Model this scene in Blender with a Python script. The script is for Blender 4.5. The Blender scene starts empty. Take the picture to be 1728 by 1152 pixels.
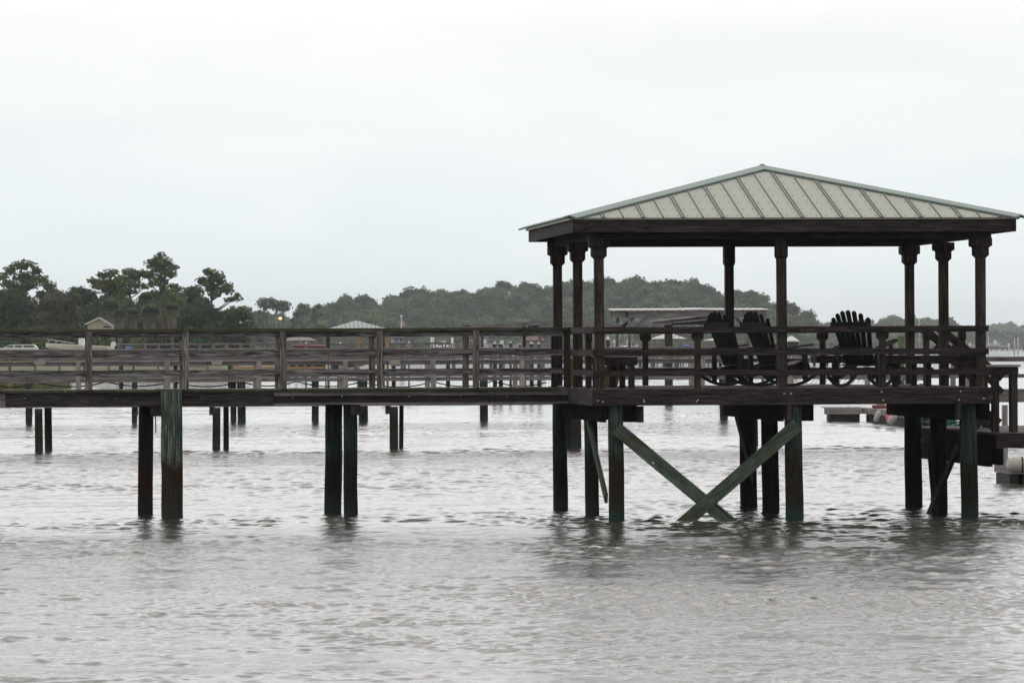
import bpy, math, random
import numpy as np
from mathutils import Vector, Matrix

# ------------------------------------------------------------------ camera
SC = bpy.context.scene
COL = SC.collection
F = 7700.0                       # focal length in pixels of a 1728 px wide picture
CAMH = 2.67
cam = bpy.data.cameras.new("camera"); camo = bpy.data.objects.new("camera", cam); COL.objects.link(camo)
cam.sensor_width = 36.0; cam.lens = F/1728*36.0; cam.clip_start = 1.0; cam.clip_end = 9000.0
CM = Matrix.Rotation(math.radians(90)+8.5/F, 3, 'X') @ Matrix.Rotation(-0.0045, 3, 'Z')
camo.matrix_world = Matrix.Translation((0, 0, CAMH)) @ CM.to_4x4()
SC.camera = camo
SC.view_settings.view_transform = 'Standard'; SC.view_settings.look = 'None'
SC.view_settings.exposure = 0.0; SC.view_settings.gamma = 1.0
SC.cycles.max_bounces = 6; SC.cycles.volume_bounces = 0; SC.cycles.sample_clamp_indirect = 4
SC.cycles.use_denoising = True; SC.cycles.denoising_prefilter = 'ACCURATE'; SC.cycles.denoising_input_passes = 'RGB_ALBEDO_NORMAL'

# ------------------------------------------------------------------ sky
SUN_EL, SUN_AZ = 52.0, 8.0      # degrees; azimuth measured from +Y (ahead) towards +X
W = bpy.data.worlds.new("World"); SC.world = W; W.use_nodes = True
nt = W.node_tree; nt.nodes.clear()
def nd(t, ty, **kw):
    n = t.nodes.new(ty)
    for k, v in kw.items():
        if k.startswith('in_'): n.inputs[k[3:]].default_value = v
        elif k[0] == 'i' and k[1:].isdigit(): n.inputs[int(k[1:])].default_value = v
        else: setattr(n, k, v)
    return n
def ramp(t, fac, stops, interp='LINEAR'):
    n = t.nodes.new('ShaderNodeValToRGB'); cr = n.color_ramp; cr.interpolation = interp
    while len(cr.elements) < len(stops): cr.elements.new(0.5)
    for e, (p, c) in zip(cr.elements, stops):
        e.position = p; e.color = (c[0], c[1], c[2], 1) if hasattr(c, '__len__') else (c, c, c, 1)
    if fac is not None: t.links.new(fac, n.inputs[0])
    return n
def mix(t, fac, a, b, mode='MIX'):
    n = t.nodes.new('ShaderNodeMix'); n.data_type = 'RGBA'; n.blend_type = mode
    for s, v in ((0, fac), (6, a), (7, b)):
        if isinstance(v, (int, float)): n.inputs[s].default_value = v
        elif isinstance(v, tuple): n.inputs[s].default_value = (*v, 1)
        else: t.links.new(v, n.inputs[s])
    return n.outputs[2]
sky = nd(nt, 'ShaderNodeTexSky', sky_type='NISHITA', sun_disc=False)
sky.sun_elevation = math.radians(SUN_EL); sky.sun_rotation = math.radians(SUN_AZ)
sky.air_density = 1.0; sky.dust_density = 3.0
tc = nd(nt, 'ShaderNodeTexCoord')
sep = nd(nt, 'ShaderNodeSeparateXYZ'); nt.links.new(tc.outputs['Generated'], sep.inputs[0])
mp = nd(nt, 'ShaderNodeMapping'); mp.inputs['Scale'].default_value = (9, 9, 34); nt.links.new(tc.outputs['Generated'], mp.inputs[0])
nz = nd(nt, 'ShaderNodeTexNoise', in_Scale=1.6, in_Detail=4.0, in_Roughness=0.5, in_Distortion=0.6); nt.links.new(mp.outputs[0], nz.inputs['Vector'])
grad = ramp(nt, sep.outputs[2], [(0.0, (8.9, 9.7, 9.95)), (0.03, (9.4, 10.1, 10.35)), (0.07, (9.9, 10.1, 10.2)), (0.13, (16.0, 15.8, 15.8)), (0.26, (17.5, 17.2, 17.2)), (0.48, (12.0, 11.8, 11.8)), (1.0, (7.5, 7.4, 7.4))])
cl = ramp(nt, nz.outputs[0], [(0.32, (0.96, 0.972, 0.98)), (0.66, (1.045, 1.035, 1.03))])
over = mix(nt, 1.0, grad.outputs[0], cl.outputs[0], 'MULTIPLY')
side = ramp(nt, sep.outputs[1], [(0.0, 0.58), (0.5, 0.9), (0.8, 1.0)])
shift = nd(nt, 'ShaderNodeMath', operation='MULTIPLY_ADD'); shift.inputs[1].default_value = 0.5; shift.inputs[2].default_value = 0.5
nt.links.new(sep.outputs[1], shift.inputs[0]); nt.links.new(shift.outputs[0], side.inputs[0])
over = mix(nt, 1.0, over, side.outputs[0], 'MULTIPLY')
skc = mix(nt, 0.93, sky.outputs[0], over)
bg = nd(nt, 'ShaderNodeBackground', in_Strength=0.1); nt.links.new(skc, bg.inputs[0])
wo = nd(nt, 'ShaderNodeOutputWorld'); nt.links.new(bg.outputs[0], wo.inputs[0])

sl = bpy.data.lights.new("sun", 'SUN'); so = bpy.data.objects.new("sun", sl); COL.objects.link(so)
sl.energy = 0.6; sl.angle = math.radians(25); sl.color = (1.0, 0.96, 0.9)
a, e = math.radians(SUN_AZ), math.radians(SUN_EL)
sd = Vector((math.sin(a)*math.cos(e), math.cos(a)*math.cos(e), math.sin(e)))
so.rotation_euler = sd.to_track_quat('Z', 'Y').to_euler()

# ------------------------------------------------------------------ helpers
def PX(px, py, Y):
    d = CM @ Vector(((px-864)/F, (576-py)/F, -1.0)); d = d*(Y/d.y)
    return Vector((d.x, Y, d.z+CAMH))
def tag(o, label=None, cat=None, group=None, kind=None):
    if label: o['label'] = label
    if cat: o['category'] = cat
    if group: o['group'] = group
    if kind: o['kind'] = kind
    return o
def empty(name, loc, rz=0.0, label=None, cat=None, group=None):
    o = bpy.data.objects.new(name, None); COL.objects.link(o); o.location = loc; o.rotation_euler = (0, 0, rz)
    o.empty_display_size = 0.2
    return tag(o, label, cat, group)
def children(o): return [c for c in o.children]
def copy_tree(o, parent=None):
    c = o.copy(); COL.objects.link(c); c.parent = parent
    for ch in list(o.children): copy_tree(ch, c)
    return c
RND = random.Random(7)
class MB:
    def __init__(s, seed=None):
        s.v = []; s.f = []; s.g = []; s.sm = []; s.mi = []; s.cur = 0; s.r = random.Random(seed if seed is not None else RND.random())
    def add(s, vs, gs, fs, smooth=False):
        o = len(s.v); s.v += [tuple(v) for v in vs]; s.g += [tuple(g) for g in gs]
        s.f += [tuple(i+o for i in f) for f in fs]; s.sm += [smooth]*len(fs); s.mi += [s.cur]*len(fs)
    def beam(s, p0, p1, w, h, up=(0, 0, 1), seg=1, wob=0.0):
        """board from p0 to p1, w across, h along 'up'"""
        p0, p1 = Vector(p0), Vector(p1); d = p1-p0; L = d.length; d.normalize()
        side = d.cross(Vector(up)); side.normalize(); u = side.cross(d)
        ox, oy, oz = s.r.random()*50, s.r.random()*5, s.r.random()*5
        vs, gs = [], []
        for i in range(seg+1):
            t = i/seg; c = p0.lerp(p1, t)
            if wob and 0 < i < seg: c = c+u*s.r.uniform(-wob, wob)+side*s.r.uniform(-wob, wob)
            for a_, b_ in ((-1, -1), (1, -1), (1, 1), (-1, 1)):
                vs.append(c+side*(a_*w/2)+u*(b_*h/2)); gs.append((ox+t*L, oy+a_*w/2, oz+b_*h/2))
        fs = [(3, 2, 1, 0), tuple(seg*4+k for k in range(4))]
        for i in range(seg):
            b = i*4
            for k in range(4):
                k2 = (k+1) % 4; fs.append((b+k, b+k2, b+4+k2, b+4+k))
        s.add(vs, gs, fs); return s
    def bx(s, x0, x1, y0, y1, z0, z1):
        dx, dy, dz = x1-x0, y1-y0, z1-z0; xm, ym, zm = (x0+x1)/2, (y0+y1)/2, (z0+z1)/2
        if dx >= dy and dx >= dz: return s.beam((x0, ym, zm), (x1, ym, zm), dy, dz)
        if dy >= dx and dy >= dz: return s.beam((xm, y0, zm), (xm, y1, zm), dx, dz)
        return s.beam((xm, ym, z0), (xm, ym, z1), dy, dx, up=(1, 0, 0))
    def tube(s, pts, rad, n=12, cap=True, smooth=True):
        pts = [Vector(p) for p in pts]
        if not hasattr(rad, '__len__'): rad = [rad]*len(pts)
        vs, gs, fs = [], [], []; L = 0; o = s.r.random()*30
        ref = None
        for i, p in enumerate(pts):
            if i: L += (p-pts[i-1]).length
            d = (pts[min(i+1, len(pts)-1)]-pts[max(i-1, 0)]).normalized()
            if ref is None: ref = Vector((0, 1, 0)) if abs(d.y) < 0.9 else Vector((1, 0, 0))
            a_ = d.cross(ref).normalized(); b_ = d.cross(a_); ref = -b_ if False else ref
            for k in range(n):
                t = 2*math.pi*k/n; vs.append(p+a_*(rad[i]*math.cos(t))+b_*(rad[i]*math.sin(t)))
                gs.append((o+L, rad[i]*math.cos(t), rad[i]*math.sin(t)))
        for i in range(len(pts)-1):
            for k in range(n):
                k2 = (k+1) % n; fs.append((i*n+k, i*n+k2, (i+1)*n+k2, (i+1)*n+k))
        s.add(vs, gs, fs, smooth)
        if cap:
            o2 = len(s.v)-len(vs); s.f += [tuple(o2+k for k in reversed(range(n))), tuple(o2+(len(pts)-1)*n+k for k in range(n))]; s.sm += [False, False]; s.mi += [s.cur]*2
        return s
    def prism(s, poly, p, ax, ay, az, th):
        """polygon (a,b) in axes ax,ay at p, extruded th along az (centred)"""
        p, ax, ay, az = Vector(p), Vector(ax), Vector(ay), Vector(az); n = len(poly); vs, gs = [], []
        for sgn in (-1, 1):
            for (a_, b_) in poly: vs.append(p+ax*a_+ay*b_+az*(sgn*th/2)); gs.append((a_+3, b_, sgn*th/2))
        fs = [tuple(reversed(range(n))), tuple(range(n, 2*n))]+[(k, (k+1) % n, n+(k+1) % n, n+k) for k in range(n)]
        s.add(vs, gs, fs); return s
    def ball(s, c, r, n=12, m=8):
        c = Vector(c); r = Vector(r) if hasattr(r, '__len__') else Vector((r, r, r)); vs, gs, fs = [], [], []
        for i in range(m+1):
            ph = math.pi*i/m
            for k in range(n):
                t = 2*math.pi*k/n; q = Vector((r.x*math.sin(ph)*math.cos(t), r.y*math.sin(ph)*math.sin(t), r.z*math.cos(ph)))
                vs.append(c+q); gs.append(tuple(q))
        for i in range(m):
            for k in range(n):
                k2 = (k+1) % n; fs.append((i*n+k, (i+1)*n+k, (i+1)*n+k2, i*n+k2))
        s.add(vs, gs, fs, True); return s
    def build(s, name, mat, parent=None, loc=None):
        me = bpy.data.meshes.new(name); me.from_pydata(s.v, [], s.f)
        at = me.attributes.new('g', 'FLOAT_VECTOR', 'POINT'); at.data.foreach_set('vector', np.array(s.g, dtype=np.float32).ravel())
        me.polygons.foreach_set('use_smooth', s.sm)
        for m__ in (mat if isinstance(mat, (list, tuple)) else [mat]): me.materials.append(m__)
        me.polygons.foreach_set('material_index', s.mi); me.validate(); me.update()
        o = bpy.data.objects.new(name, me); COL.objects.link(o)
        if parent is not None: o.parent = parent
        if loc is not None: o.location = loc
        return o

# ------------------------------------------------------------------ materials
def newmat(name):
    m = bpy.data.materials.new(name); m.use_nodes = True; t = m.node_tree; t.nodes.clear()
    b = t.nodes.new('ShaderNodeBsdfPrincipled'); o = t.nodes.new('ShaderNodeOutputMaterial'); t.links.new(b.outputs[0], o.inputs[0])
    return m, t, b
def plain(name, col, rough=0.6, metal=0.0, var=0.12, scale=4.0, spec=0.5):
    m, t, b = newmat(name); g = nd(t, 'ShaderNodeTexCoord')
    n = nd(t, 'ShaderNodeTexNoise', in_Scale=scale, in_Detail=5.0); t.links.new(g.outputs['Object'], n.inputs['Vector'])
    r = ramp(t, n.outputs[0], [(0.3, tuple(c*(1-var) for c in col)), (0.7, tuple(min(1, c*(1+var)) for c in col))])
    t.links.new(r.outputs[0], b.inputs['Base Color']); b.inputs['Roughness'].default_value = rough; b.inputs['Metallic'].default_value = metal
    b.inputs['Specular IOR Level'].default_value = spec
    return m
def wood(name, dark, light, moss=0.0, mosscol=(0.07, 0.08, 0.025), patch=0.35, knots=0.5, rough=0.85, wave=0.5):
    m, t, b = newmat(name)
    at = nd(t, 'ShaderNodeAttribute', attribute_name='g')
    mp = nd(t, 'ShaderNodeMapping'); mp.inputs['Scale'].default_value = (0.9, 16, 16); t.links.new(at.outputs['Vector'], mp.inputs[0])
    n1 = nd(t, 'ShaderNodeTexNoise', in_Scale=1.3, in_Detail=3.0, in_Distortion=0.4); t.links.new(mp.outputs[0], n1.inputs['Vector'])
    # cathedral grain: bands across the board bent by a slow noise
    sp = nd(t, 'ShaderNodeSeparateXYZ'); t.links.new(at.outputs['Vector'], sp.inputs[0])
    sm = nd(t, 'ShaderNodeMath', operation='ADD'); t.links.new(sp.outputs[1], sm.inputs[0]); t.links.new(sp.outputs[2], sm.inputs[1])
    ml = nd(t, 'ShaderNodeMath', operation='MULTIPLY_ADD'); ml.inputs[1].default_value = 34.0; t.links.new(n1.outputs[0], ml.inputs[0])
    m2 = nd(t, 'ShaderNodeMath', operation='MULTIPLY'); m2.inputs[1].default_value = 110.0; t.links.new(sm.outputs[0], m2.inputs[0]); t.links.new(m2.outputs[0], ml.inputs[2])
    sn = nd(t, 'ShaderNodeMath', operation='SINE'); t.links.new(ml.outputs[0], sn.inputs[0])
    mp2 = nd(t, 'ShaderNodeMapping'); mp2.inputs['Scale'].default_value = (2.2, 60, 60); t.links.new(at.outputs['Vector'], mp2.inputs[0])
    n2 = nd(t, 'ShaderNodeTexNoise', in_Scale=1.0, in_Detail=6.0, in_Roughness=0.65); t.links.new(mp2.outputs[0], n2.inputs['Vector'])
    add = nd(t, 'ShaderNodeMath', operation='MULTIPLY_ADD'); add.inputs[1].default_value = 0.16*wave; t.links.new(sn.outputs[0], add.inputs[0]); t.links.new(n2.outputs[0], add.inputs[2])
    mid = tuple((d+l)/2 for d, l in zip(dark, light))
    r = ramp(t, add.outputs[0], [(0.25, dark), (0.5, mid), (0.75, light)])
    # slow stains
    mp3 = nd(t, 'ShaderNodeMapping'); mp3.inputs['Scale'].default_value = (0.7, 6, 6); t.links.new(at.outputs['Vector'], mp3.inputs[0])
    n3 = nd(t, 'ShaderNodeTexNoise', in_Scale=1.6, in_Detail=5.0); t.links.new(mp3.outputs[0], n3.inputs['Vector'])
    r3 = ramp(t, n3.outputs[0], [(0.35, 1-patch), (0.65, 1+patch*0.4)])
    c = mix(t, 1.0, r.outputs[0], r3.outputs[0], 'MULTIPLY')
    # knots with a pale rim, a few to each board
    mpk = nd(t, 'ShaderNodeMapping'); mpk.inputs['Scale'].default_value = (1.5, 9.0, 9.0); t.links.new(at.outputs['Vector'], mpk.inputs[0])
    vk = nd(t, 'ShaderNodeTexVoronoi', in_Scale=1.0); t.links.new(mpk.outputs[0], vk.inputs['Vector'])
    rk = ramp(t, vk.outputs['Distance'], [(0.0, 0.35), (0.09, 0.5), (0.13, 1.9), (0.2, 1.0)])
    c = mix(t, knots, c, mix(t, 1.0, c, rk.outputs[0], 'MULTIPLY'))
    if moss > 0:
        gp = nd(t, 'ShaderNodeNewGeometry')
        n4 = nd(t, 'ShaderNodeTexNoise', in_Scale=2.2, in_Detail=8.0, in_Roughness=0.7); t.links.new(gp.outputs['Position'], n4.inputs['Vector'])
        r4 = ramp(t, n4.outputs[0], [(0.62-moss*0.35, 0.0), (0.75-moss*0.3, 0.9)])
        c = mix(t, r4.outputs[0], c, mosscol)
    t.links.new(c, b.inputs['Base Color']); b.inputs['Roughness'].default_value = rough; b.inputs['Specular IOR Level'].default_value = 0.25
    bp = nd(t, 'ShaderNodeBump', in_Strength=0.5, in_Distance=0.004); t.links.new(add.outputs[0], bp.inputs['Height']); t.links.new(bp.outputs[0], b.inputs['Normal'])
    return m
def pilemat(name, green, streak, brown, zb, low=(0.02, 0.035, 0.028), blend=0.25):
    m, t, b = newmat(name)
    at = nd(t, 'ShaderNodeAttribute', attribute_name='g'); gp = nd(t, 'ShaderNodeNewGeometry')
    mp = nd(t, 'ShaderNodeMapping'); mp.inputs['Scale'].default_value = (1.6, 26, 26); t.links.new(at.outputs['Vector'], mp.inputs[0])
    n1 = nd(t, 'ShaderNodeTexNoise', in_Scale=1.2, in_Detail=7.0, in_Roughness=0.68, in_Distortion=0.5); t.links.new(mp.outputs[0], n1.inputs['Vector'])
    r1 = ramp(t, n1.outputs[0], [(0.36, tuple(c*0.55 for c in green)), (0.5, green), (0.66, streak)])
    r2 = ramp(t, n1.outputs[0], [(0.36, tuple(c*0.4 for c in brown)), (0.62, brown)])
    sp = nd(t, 'ShaderNodeSeparateXYZ'); t.links.new(gp.outputs['Position'], sp.inputs[0])
    n2 = nd(t, 'ShaderNodeTexNoise', in_Scale=3.5, in_Detail=6.0); t.links.new(gp.outputs['Position'], n2.inputs['Vector'])
    ma = nd(t, 'ShaderNodeMath', operation='MULTIPLY_ADD'); ma.inputs[1].default_value = 0.8; t.links.new(n2.outputs[0], ma.inputs[0]); t.links.new(sp.outputs[2], ma.inputs[2])
    mr = nd(t, 'ShaderNodeMapRange'); mr.inputs[1].default_value = zb+0.4-blend/2; mr.inputs[2].default_value = zb+0.4+blend/2; t.links.new(ma.outputs[0], mr.inputs[0])
    c = mix(t, mr.outputs[0], r2.outputs[0], r1.outputs[0])
    mr2 = nd(t, 'ShaderNodeMapRange'); mr2.inputs[1].default_value = 0.45; mr2.inputs[2].default_value = 0.75; t.links.new(ma.outputs[0], mr2.inputs[0])
    c = mix(t, mr2.outputs[0], low, c)
    t.links.new(c, b.inputs['Base Color']); b.inputs['Roughness'].default_value = 0.9; b.inputs['Specular IOR Level'].default_value = 0.12
    bp = nd(t, 'ShaderNodeBump', in_Strength=0.7, in_Distance=0.012); t.links.new(n1.outputs[0], bp.inputs['Height']); t.links.new(bp.outputs[0], b.inputs['Normal'])
    return m
def leafmat(name, cols, sat=1.0):
    m, t, b = newmat(name); at = nd(t, 'ShaderNodeAttribute', attribute_name='tint')
    n = len(cols); r = ramp(t, at.outputs['Fac'], [((i+0.5)/n, c) for i, c in enumerate(cols)])
    t.links.new(r.outputs[0], b.inputs['Base Color']); b.inputs['Roughness'].default_value = 0.7; b.inputs['Specular IOR Level'].default_value = 0.15
    tr = nd(t, 'ShaderNodeBsdfTranslucent'); t.links.new(r.outputs[0], tr.inputs[0])
    mx = nd(t, 'ShaderNodeMixShader', i0=0.2); t.links.new(b.outputs[0], mx.inputs[1]); t.links.new(tr.outputs[0], mx.inputs[2])
    t.links.new(mx.outputs[0], [x for x in t.nodes if x.type == 'OUTPUT_MATERIAL'][0].inputs[0])
    return m
M = {}
M['gz'] = wood('dark_stained_wood', (0.008, 0.006, 0.006), (0.066, 0.048, 0.046), patch=0.45, wave=1.2)
M['gzpost'] = wood('dark_post_wood', (0.010, 0.008, 0.0065), (0.085, 0.062, 0.048), patch=0.5, wave=1.0)
M['gzdeck'] = wood('worn_deck_wood', (0.11, 0.098, 0.095), (0.23, 0.205, 0.195), patch=0.25)
M['beam'] = wood('black_timber', (0.003, 0.003, 0.003), (0.010, 0.009, 0.009), patch=0.2, rough=1.0)  # near-black timber with almost no gloss, for the girders below the decks
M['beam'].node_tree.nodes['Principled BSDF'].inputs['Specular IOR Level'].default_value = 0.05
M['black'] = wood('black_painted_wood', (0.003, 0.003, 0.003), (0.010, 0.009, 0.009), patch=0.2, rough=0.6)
M['grey'] = wood('weathered_grey_wood', (0.036, 0.032, 0.033), (0.29, 0.265, 0.262), patch=0.4, wave=1.5)
M['greypost'] = wood('weathered_post_wood', (0.05, 0.042, 0.038), (0.31, 0.27, 0.245), moss=0.25, patch=0.3, wave=1.5)
M['greymoss'] = wood('mossy_grey_wood', (0.04, 0.036, 0.032), (0.17, 0.15, 0.13), moss=0.8, mosscol=(0.06, 0.06, 0.030), patch=0.4)
M['string'] = wood('dark_stringer_wood', (0.010, 0.008, 0.009), (0.085, 0.070, 0.068), patch=0.6, wave=1.2)
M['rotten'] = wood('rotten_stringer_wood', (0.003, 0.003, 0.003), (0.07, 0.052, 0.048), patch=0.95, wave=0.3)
M['pale'] = wood('pale_weathered_wood', (0.18, 0.16, 0.155), (0.45, 0.40, 0.37), patch=0.3)
M['mid'] = wood('brown_weathered_wood', (0.10, 0.088, 0.088), (0.32, 0.28, 0.275), patch=0.4)
M['fresh'] = wood('fresh_orange_timber', (0.28, 0.15, 0.06), (0.5, 0.3, 0.13), patch=0.2)
M['brace'] = wood('green_treated_wood', (0.026, 0.048, 0.035), (0.12, 0.16, 0.115), moss=0.3, mosscol=(0.06, 0.05, 0.022), patch=0.35, wave=1.1)
M['pilebig'] = pilemat('green_pile_bark', (0.045, 0.072, 0.052), (0.27, 0.28, 0.21), (0.045, 0.028, 0.020), 0.95, low=(0.035, 0.035, 0.028))
M['pile'] = pilemat('dark_green_pile', (0.018, 0.034, 0.026), (0.05, 0.078, 0.058), (0.020, 0.018, 0.012), 0.9)
M['pileg'] = pilemat('green_pile', (0.030, 0.050, 0.040), (0.085, 0.115, 0.085), (0.032, 0.026, 0.016), 1.0, low=(0.018, 0.040, 0.034))
M['pilered'] = pilemat('rusty_pile', (0.012, 0.022, 0.017), (0.03, 0.045, 0.034), (0.035, 0.014, 0.007), 1.15, low=(0.018, 0.022, 0.018), blend=0.8)
M['mossy'] = pilemat('mossy_yellow_green_pile', (0.09, 0.11, 0.055), (0.2, 0.22, 0.13), (0.03, 0.028, 0.016), 0.6)
M['pileblk'] = pilemat('black_pile', (0.005, 0.007, 0.006), (0.012, 0.016, 0.013), (0.008, 0.006, 0.005), 0.9, low=(0.005, 0.007, 0.006))
M['galv'] = plain('galvanised_steel', (0.5, 0.5, 0.52), 0.45, 0.6)
M['white'] = plain('white_paint', (0.75, 0.75, 0.73), 0.4, var=0.05)
M['offwhite'] = plain('aged_gelcoat', (0.85, 0.79, 0.70), 0.4, var=0.08)
M['dirty'] = plain('grimy_fender_vinyl', (0.42, 0.40, 0.35), 0.6, var=.3)
M['glass'] = plain('dark_window_glass', (0.02, 0.022, 0.025), 0.1, var=0.05)
M['rubber'] = plain('black_rubber', (0.015, 0.015, 0.015), 0.8)
M['green_hose'] = plain('green_hose_plastic', (0.01, 0.22, 0.13), 0.4)
M['pink'] = plain('pink_buoy_plastic', (0.75, 0.06, 0.09), 0.5)
M['redp'] = plain('red_plastic', (0.16, 0.03, 0.03), 0.5)
M['bluet'] = plain('blue_tarp', (0.03, 0.2, 0.6), 0.6)
M['yellow'] = plain('yellow_paint', (0.16, 0.12, 0.025), 0.5)
M['cream'] = plain('cream_siding', (0.46, 0.43, 0.33), 0.8)
M['blueh'] = plain('pale_blue_siding', (0.36, 0.43, 0.55), 0.8)
M['greyroof'] = plain('grey_shingle', (0.09, 0.09, 0.10), 0.9, var=0.3)
M['brownroof'] = plain('brown_shingle', (0.16, 0.10, 0.09), 0.9, var=0.3)
M['shroof'] = plain('pale_shingle', (0.25, 0.22, 0.22), 0.9, var=0.3)
M['whiteroof'] = plain('white_metal_roof', (0.5, 0.48, 0.46), 0.5)
M['cloth'] = plain('flag_cloth', (0.5, 0.05, 0.06), 0.8)
M['bark'] = plain('pine_bark', (0.07, 0.05, 0.04), 0.95, var=0.4, scale=3)
M['barkg'] = plain('grey_bark', (0.16, 0.14, 0.13), 0.95, var=0.3, scale=3)
M['ropem'] = plain('dark_rope', (0.02, 0.02, 0.022), 0.9)
def roofmat(name, col, seam):
    m, t, b = newmat(name); g = nd(t, 'ShaderNodeAttribute', attribute_name='g')
    n = nd(t, 'ShaderNodeTexNoise', in_Scale=1.3, in_Detail=7.0, in_Roughness=0.65); t.links.new(g.outputs['Vector'], n.inputs['Vector'])
    r = ramp(t, n.outputs[0], [(0.3, tuple(c*0.93 for c in col)), (0.5, col), (0.72, tuple(c*1.05 for c in col))])
    n2 = nd(t, 'ShaderNodeTexNoise', in_Scale=9.0, in_Detail=4.0); t.links.new(g.outputs['Vector'], n2.inputs['Vector'])
    r2 = ramp(t, n2.outputs[0], [(0.84, 0.0), (0.88, 0.5)])
    c = mix(t, r2.outputs[0], r.outputs[0], (0.7, 0.7, 0.68))
    t.links.new(c, b.inputs['Base Color']); b.inputs['Roughness'].default_value = 0.5; b.inputs['Specular IOR Level'].default_value = 0.35
    return m
M['roof'] = roofmat('chalky_green_metal', (0.265, 0.272, 0.215), None)
M['hip'] = roofmat('green_metal_cap', (0.15, 0.21, 0.18), None)
M['seam'] = plain('dark_green_metal', (0.05, 0.075, 0.07), 0.5)
M['mint'] = roofmat('mint_metal', (0.30, 0.38, 0.34), None)
# ------------------------------------------------------------------ gazebo frame
Y0 = 69.4
TH = math.atan((864-96)/F)
O0 = PX(1012, 655, Y0); O0 = Vector((O0.x, Y0, 0))
UX = Vector((math.cos(TH), math.sin(TH), 0)); UY = Vector((-math.sin(TH), math.cos(TH), 0))
def lx(px, yl, py=620):
    """local x on the line local y = yl seen at picture column px"""
    d = CM @ Vector(((px-864)/F, (576-py)/F, -1.0)); d = Vector((d.x, d.y, 0))
    t = (yl+UY.dot(O0))/UY.dot(d); return UX.dot(d*t-O0)
DK = 2.015                       # deck height above the water
W_ = lx(1655, 0); D_ = 5.83
GZ = empty('gazebo', O0, TH, 'open dark wooden dock gazebo with green metal hip roof standing on piles', 'gazebo')
xm = lx(1320, 0)
# --- deck
mb = MB()
ex0, ex1, ey0, ey1 = -0.135, W_+0.15, -0.16, D_+0.14
y = ey0+0.045
while y < ey1-0.05:
    mb.bx(ex0+0.045+RND.uniform(0, .012), ex1-0.045, y, min(y+0.135, ey1-0.046), DK-0.035, DK+RND.uniform(-0.002, 0.002)); y += 0.142
mb.build('deck', M['gzdeck'], GZ)
for nm, a_ in (('front', (ex0, ex1, ey0, ey0+0.043)), ('back', (ex0, ex1, ey1-0.043, ey1))):
    b = MB(); b.bx(a_[0], a_[1], a_[2], a_[3], DK-0.25, DK-0.003)
    if nm == 'front':
        b.cur = 1; bb = b
        for px_ in (1010, 1017, 1085, 1086, 1175, 1177, 1322, 1336, 1324, 1335, 1488, 1491, 1618, 1620, 1660):
            xx = lx(px_, ey0)+RND.uniform(-.01, .01); zz = DK-RND.choice((0.06, 0.08, 0.19, 0.17))
            bb.tube([(xx, ey0-0.012, zz), (xx, ey0+0.004, zz)], 0.012, 8)
    b.build('rim_joist', [M['gz'], M['galv']], GZ)
for x in (ex0, ex1-0.043):
    b = MB(); b.bx(x, x+0.043, ey0+0.044, ey1-0.044, DK-0.25, DK-0.003); b.build('rim_joist', M['gz'], GZ)
b = MB()
x = ex0+0.4
while x < ex1-0.2: b.bx(x, x+0.04, ey0+0.045, ey1-0.045, DK-0.24, DK-0.04); x += 0.4
b.build('floor_joists', M['gz'], GZ)

# --- roof posts
ZB = CAMH+1.63                   # underside of the roof beams
ys = (0.0, 2.92, D_)
posts = [(0, ys[0], 'c'), (xm, ys[0], 'm'), (W_, ys[0], 'c'), (0, ys[1], 's'), (W_, ys[1], 's'), (0, ys[2], 'c'), (lx(1231, ys[2]), ys[2], 'm'), (W_, ys[2], 'c')]
for i, (x, y, k) in enumerate(posts):
    tilt = RND.uniform(-0.012, 0.012)
    p = MB(); s_ = 0.072
    p.beam((x+0.0, y, DK+0.002), (x+tilt, y, ZB), 0.14, 0.14, up=(1, 0, 0), seg=3); p = p.build('post', M['gzpost'], GZ)
    c = MB(); zc = CAMH+1.37
    def flare(hx, hy, z0, z1, ch):
        hx0, hy0 = min(hx, 0.0735), min(hy, 0.0735)
        X = x+tilt
        vs = [(X-hx0, y-hy0, z0), (X+hx0, y-hy0, z0), (X+hx0, y+hy0, z0), (X-hx0, y+hy0, z0)]
        vs += [(X+sx*hx, y+sy*hy, z0+ch) for sx, sy in ((-1, -1), (1, -1), (1, 1), (-1, 1))]
        vs += [(X+sx*hx, y+sy*hy, z1) for sx, sy in ((-1, -1), (1, -1), (1, 1), (-1, 1))]
        fs = [(3, 2, 1, 0), (8, 9, 10, 11)]
        for q in (0, 4):
            for k_ in range(4): fs.append((q+k_, q+(k_+1) % 4, q+4+(k_+1) % 4, q+4+k_))
        c.add(vs, [(v[2]+i, v[0], v[1]) for v in vs], fs)
    if k == 'm': flare(0.088, 0.112, zc-0.05, ZB-0.002, 0.04)
    else:
        flare(0.112, 0.112, zc-0.045, ZB-0.06, 0.045)
        flare(0.155, 0.150, ZB-0.17, ZB-0.003, 0.05)
    c.build('capital', M['gz'], p)
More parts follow.
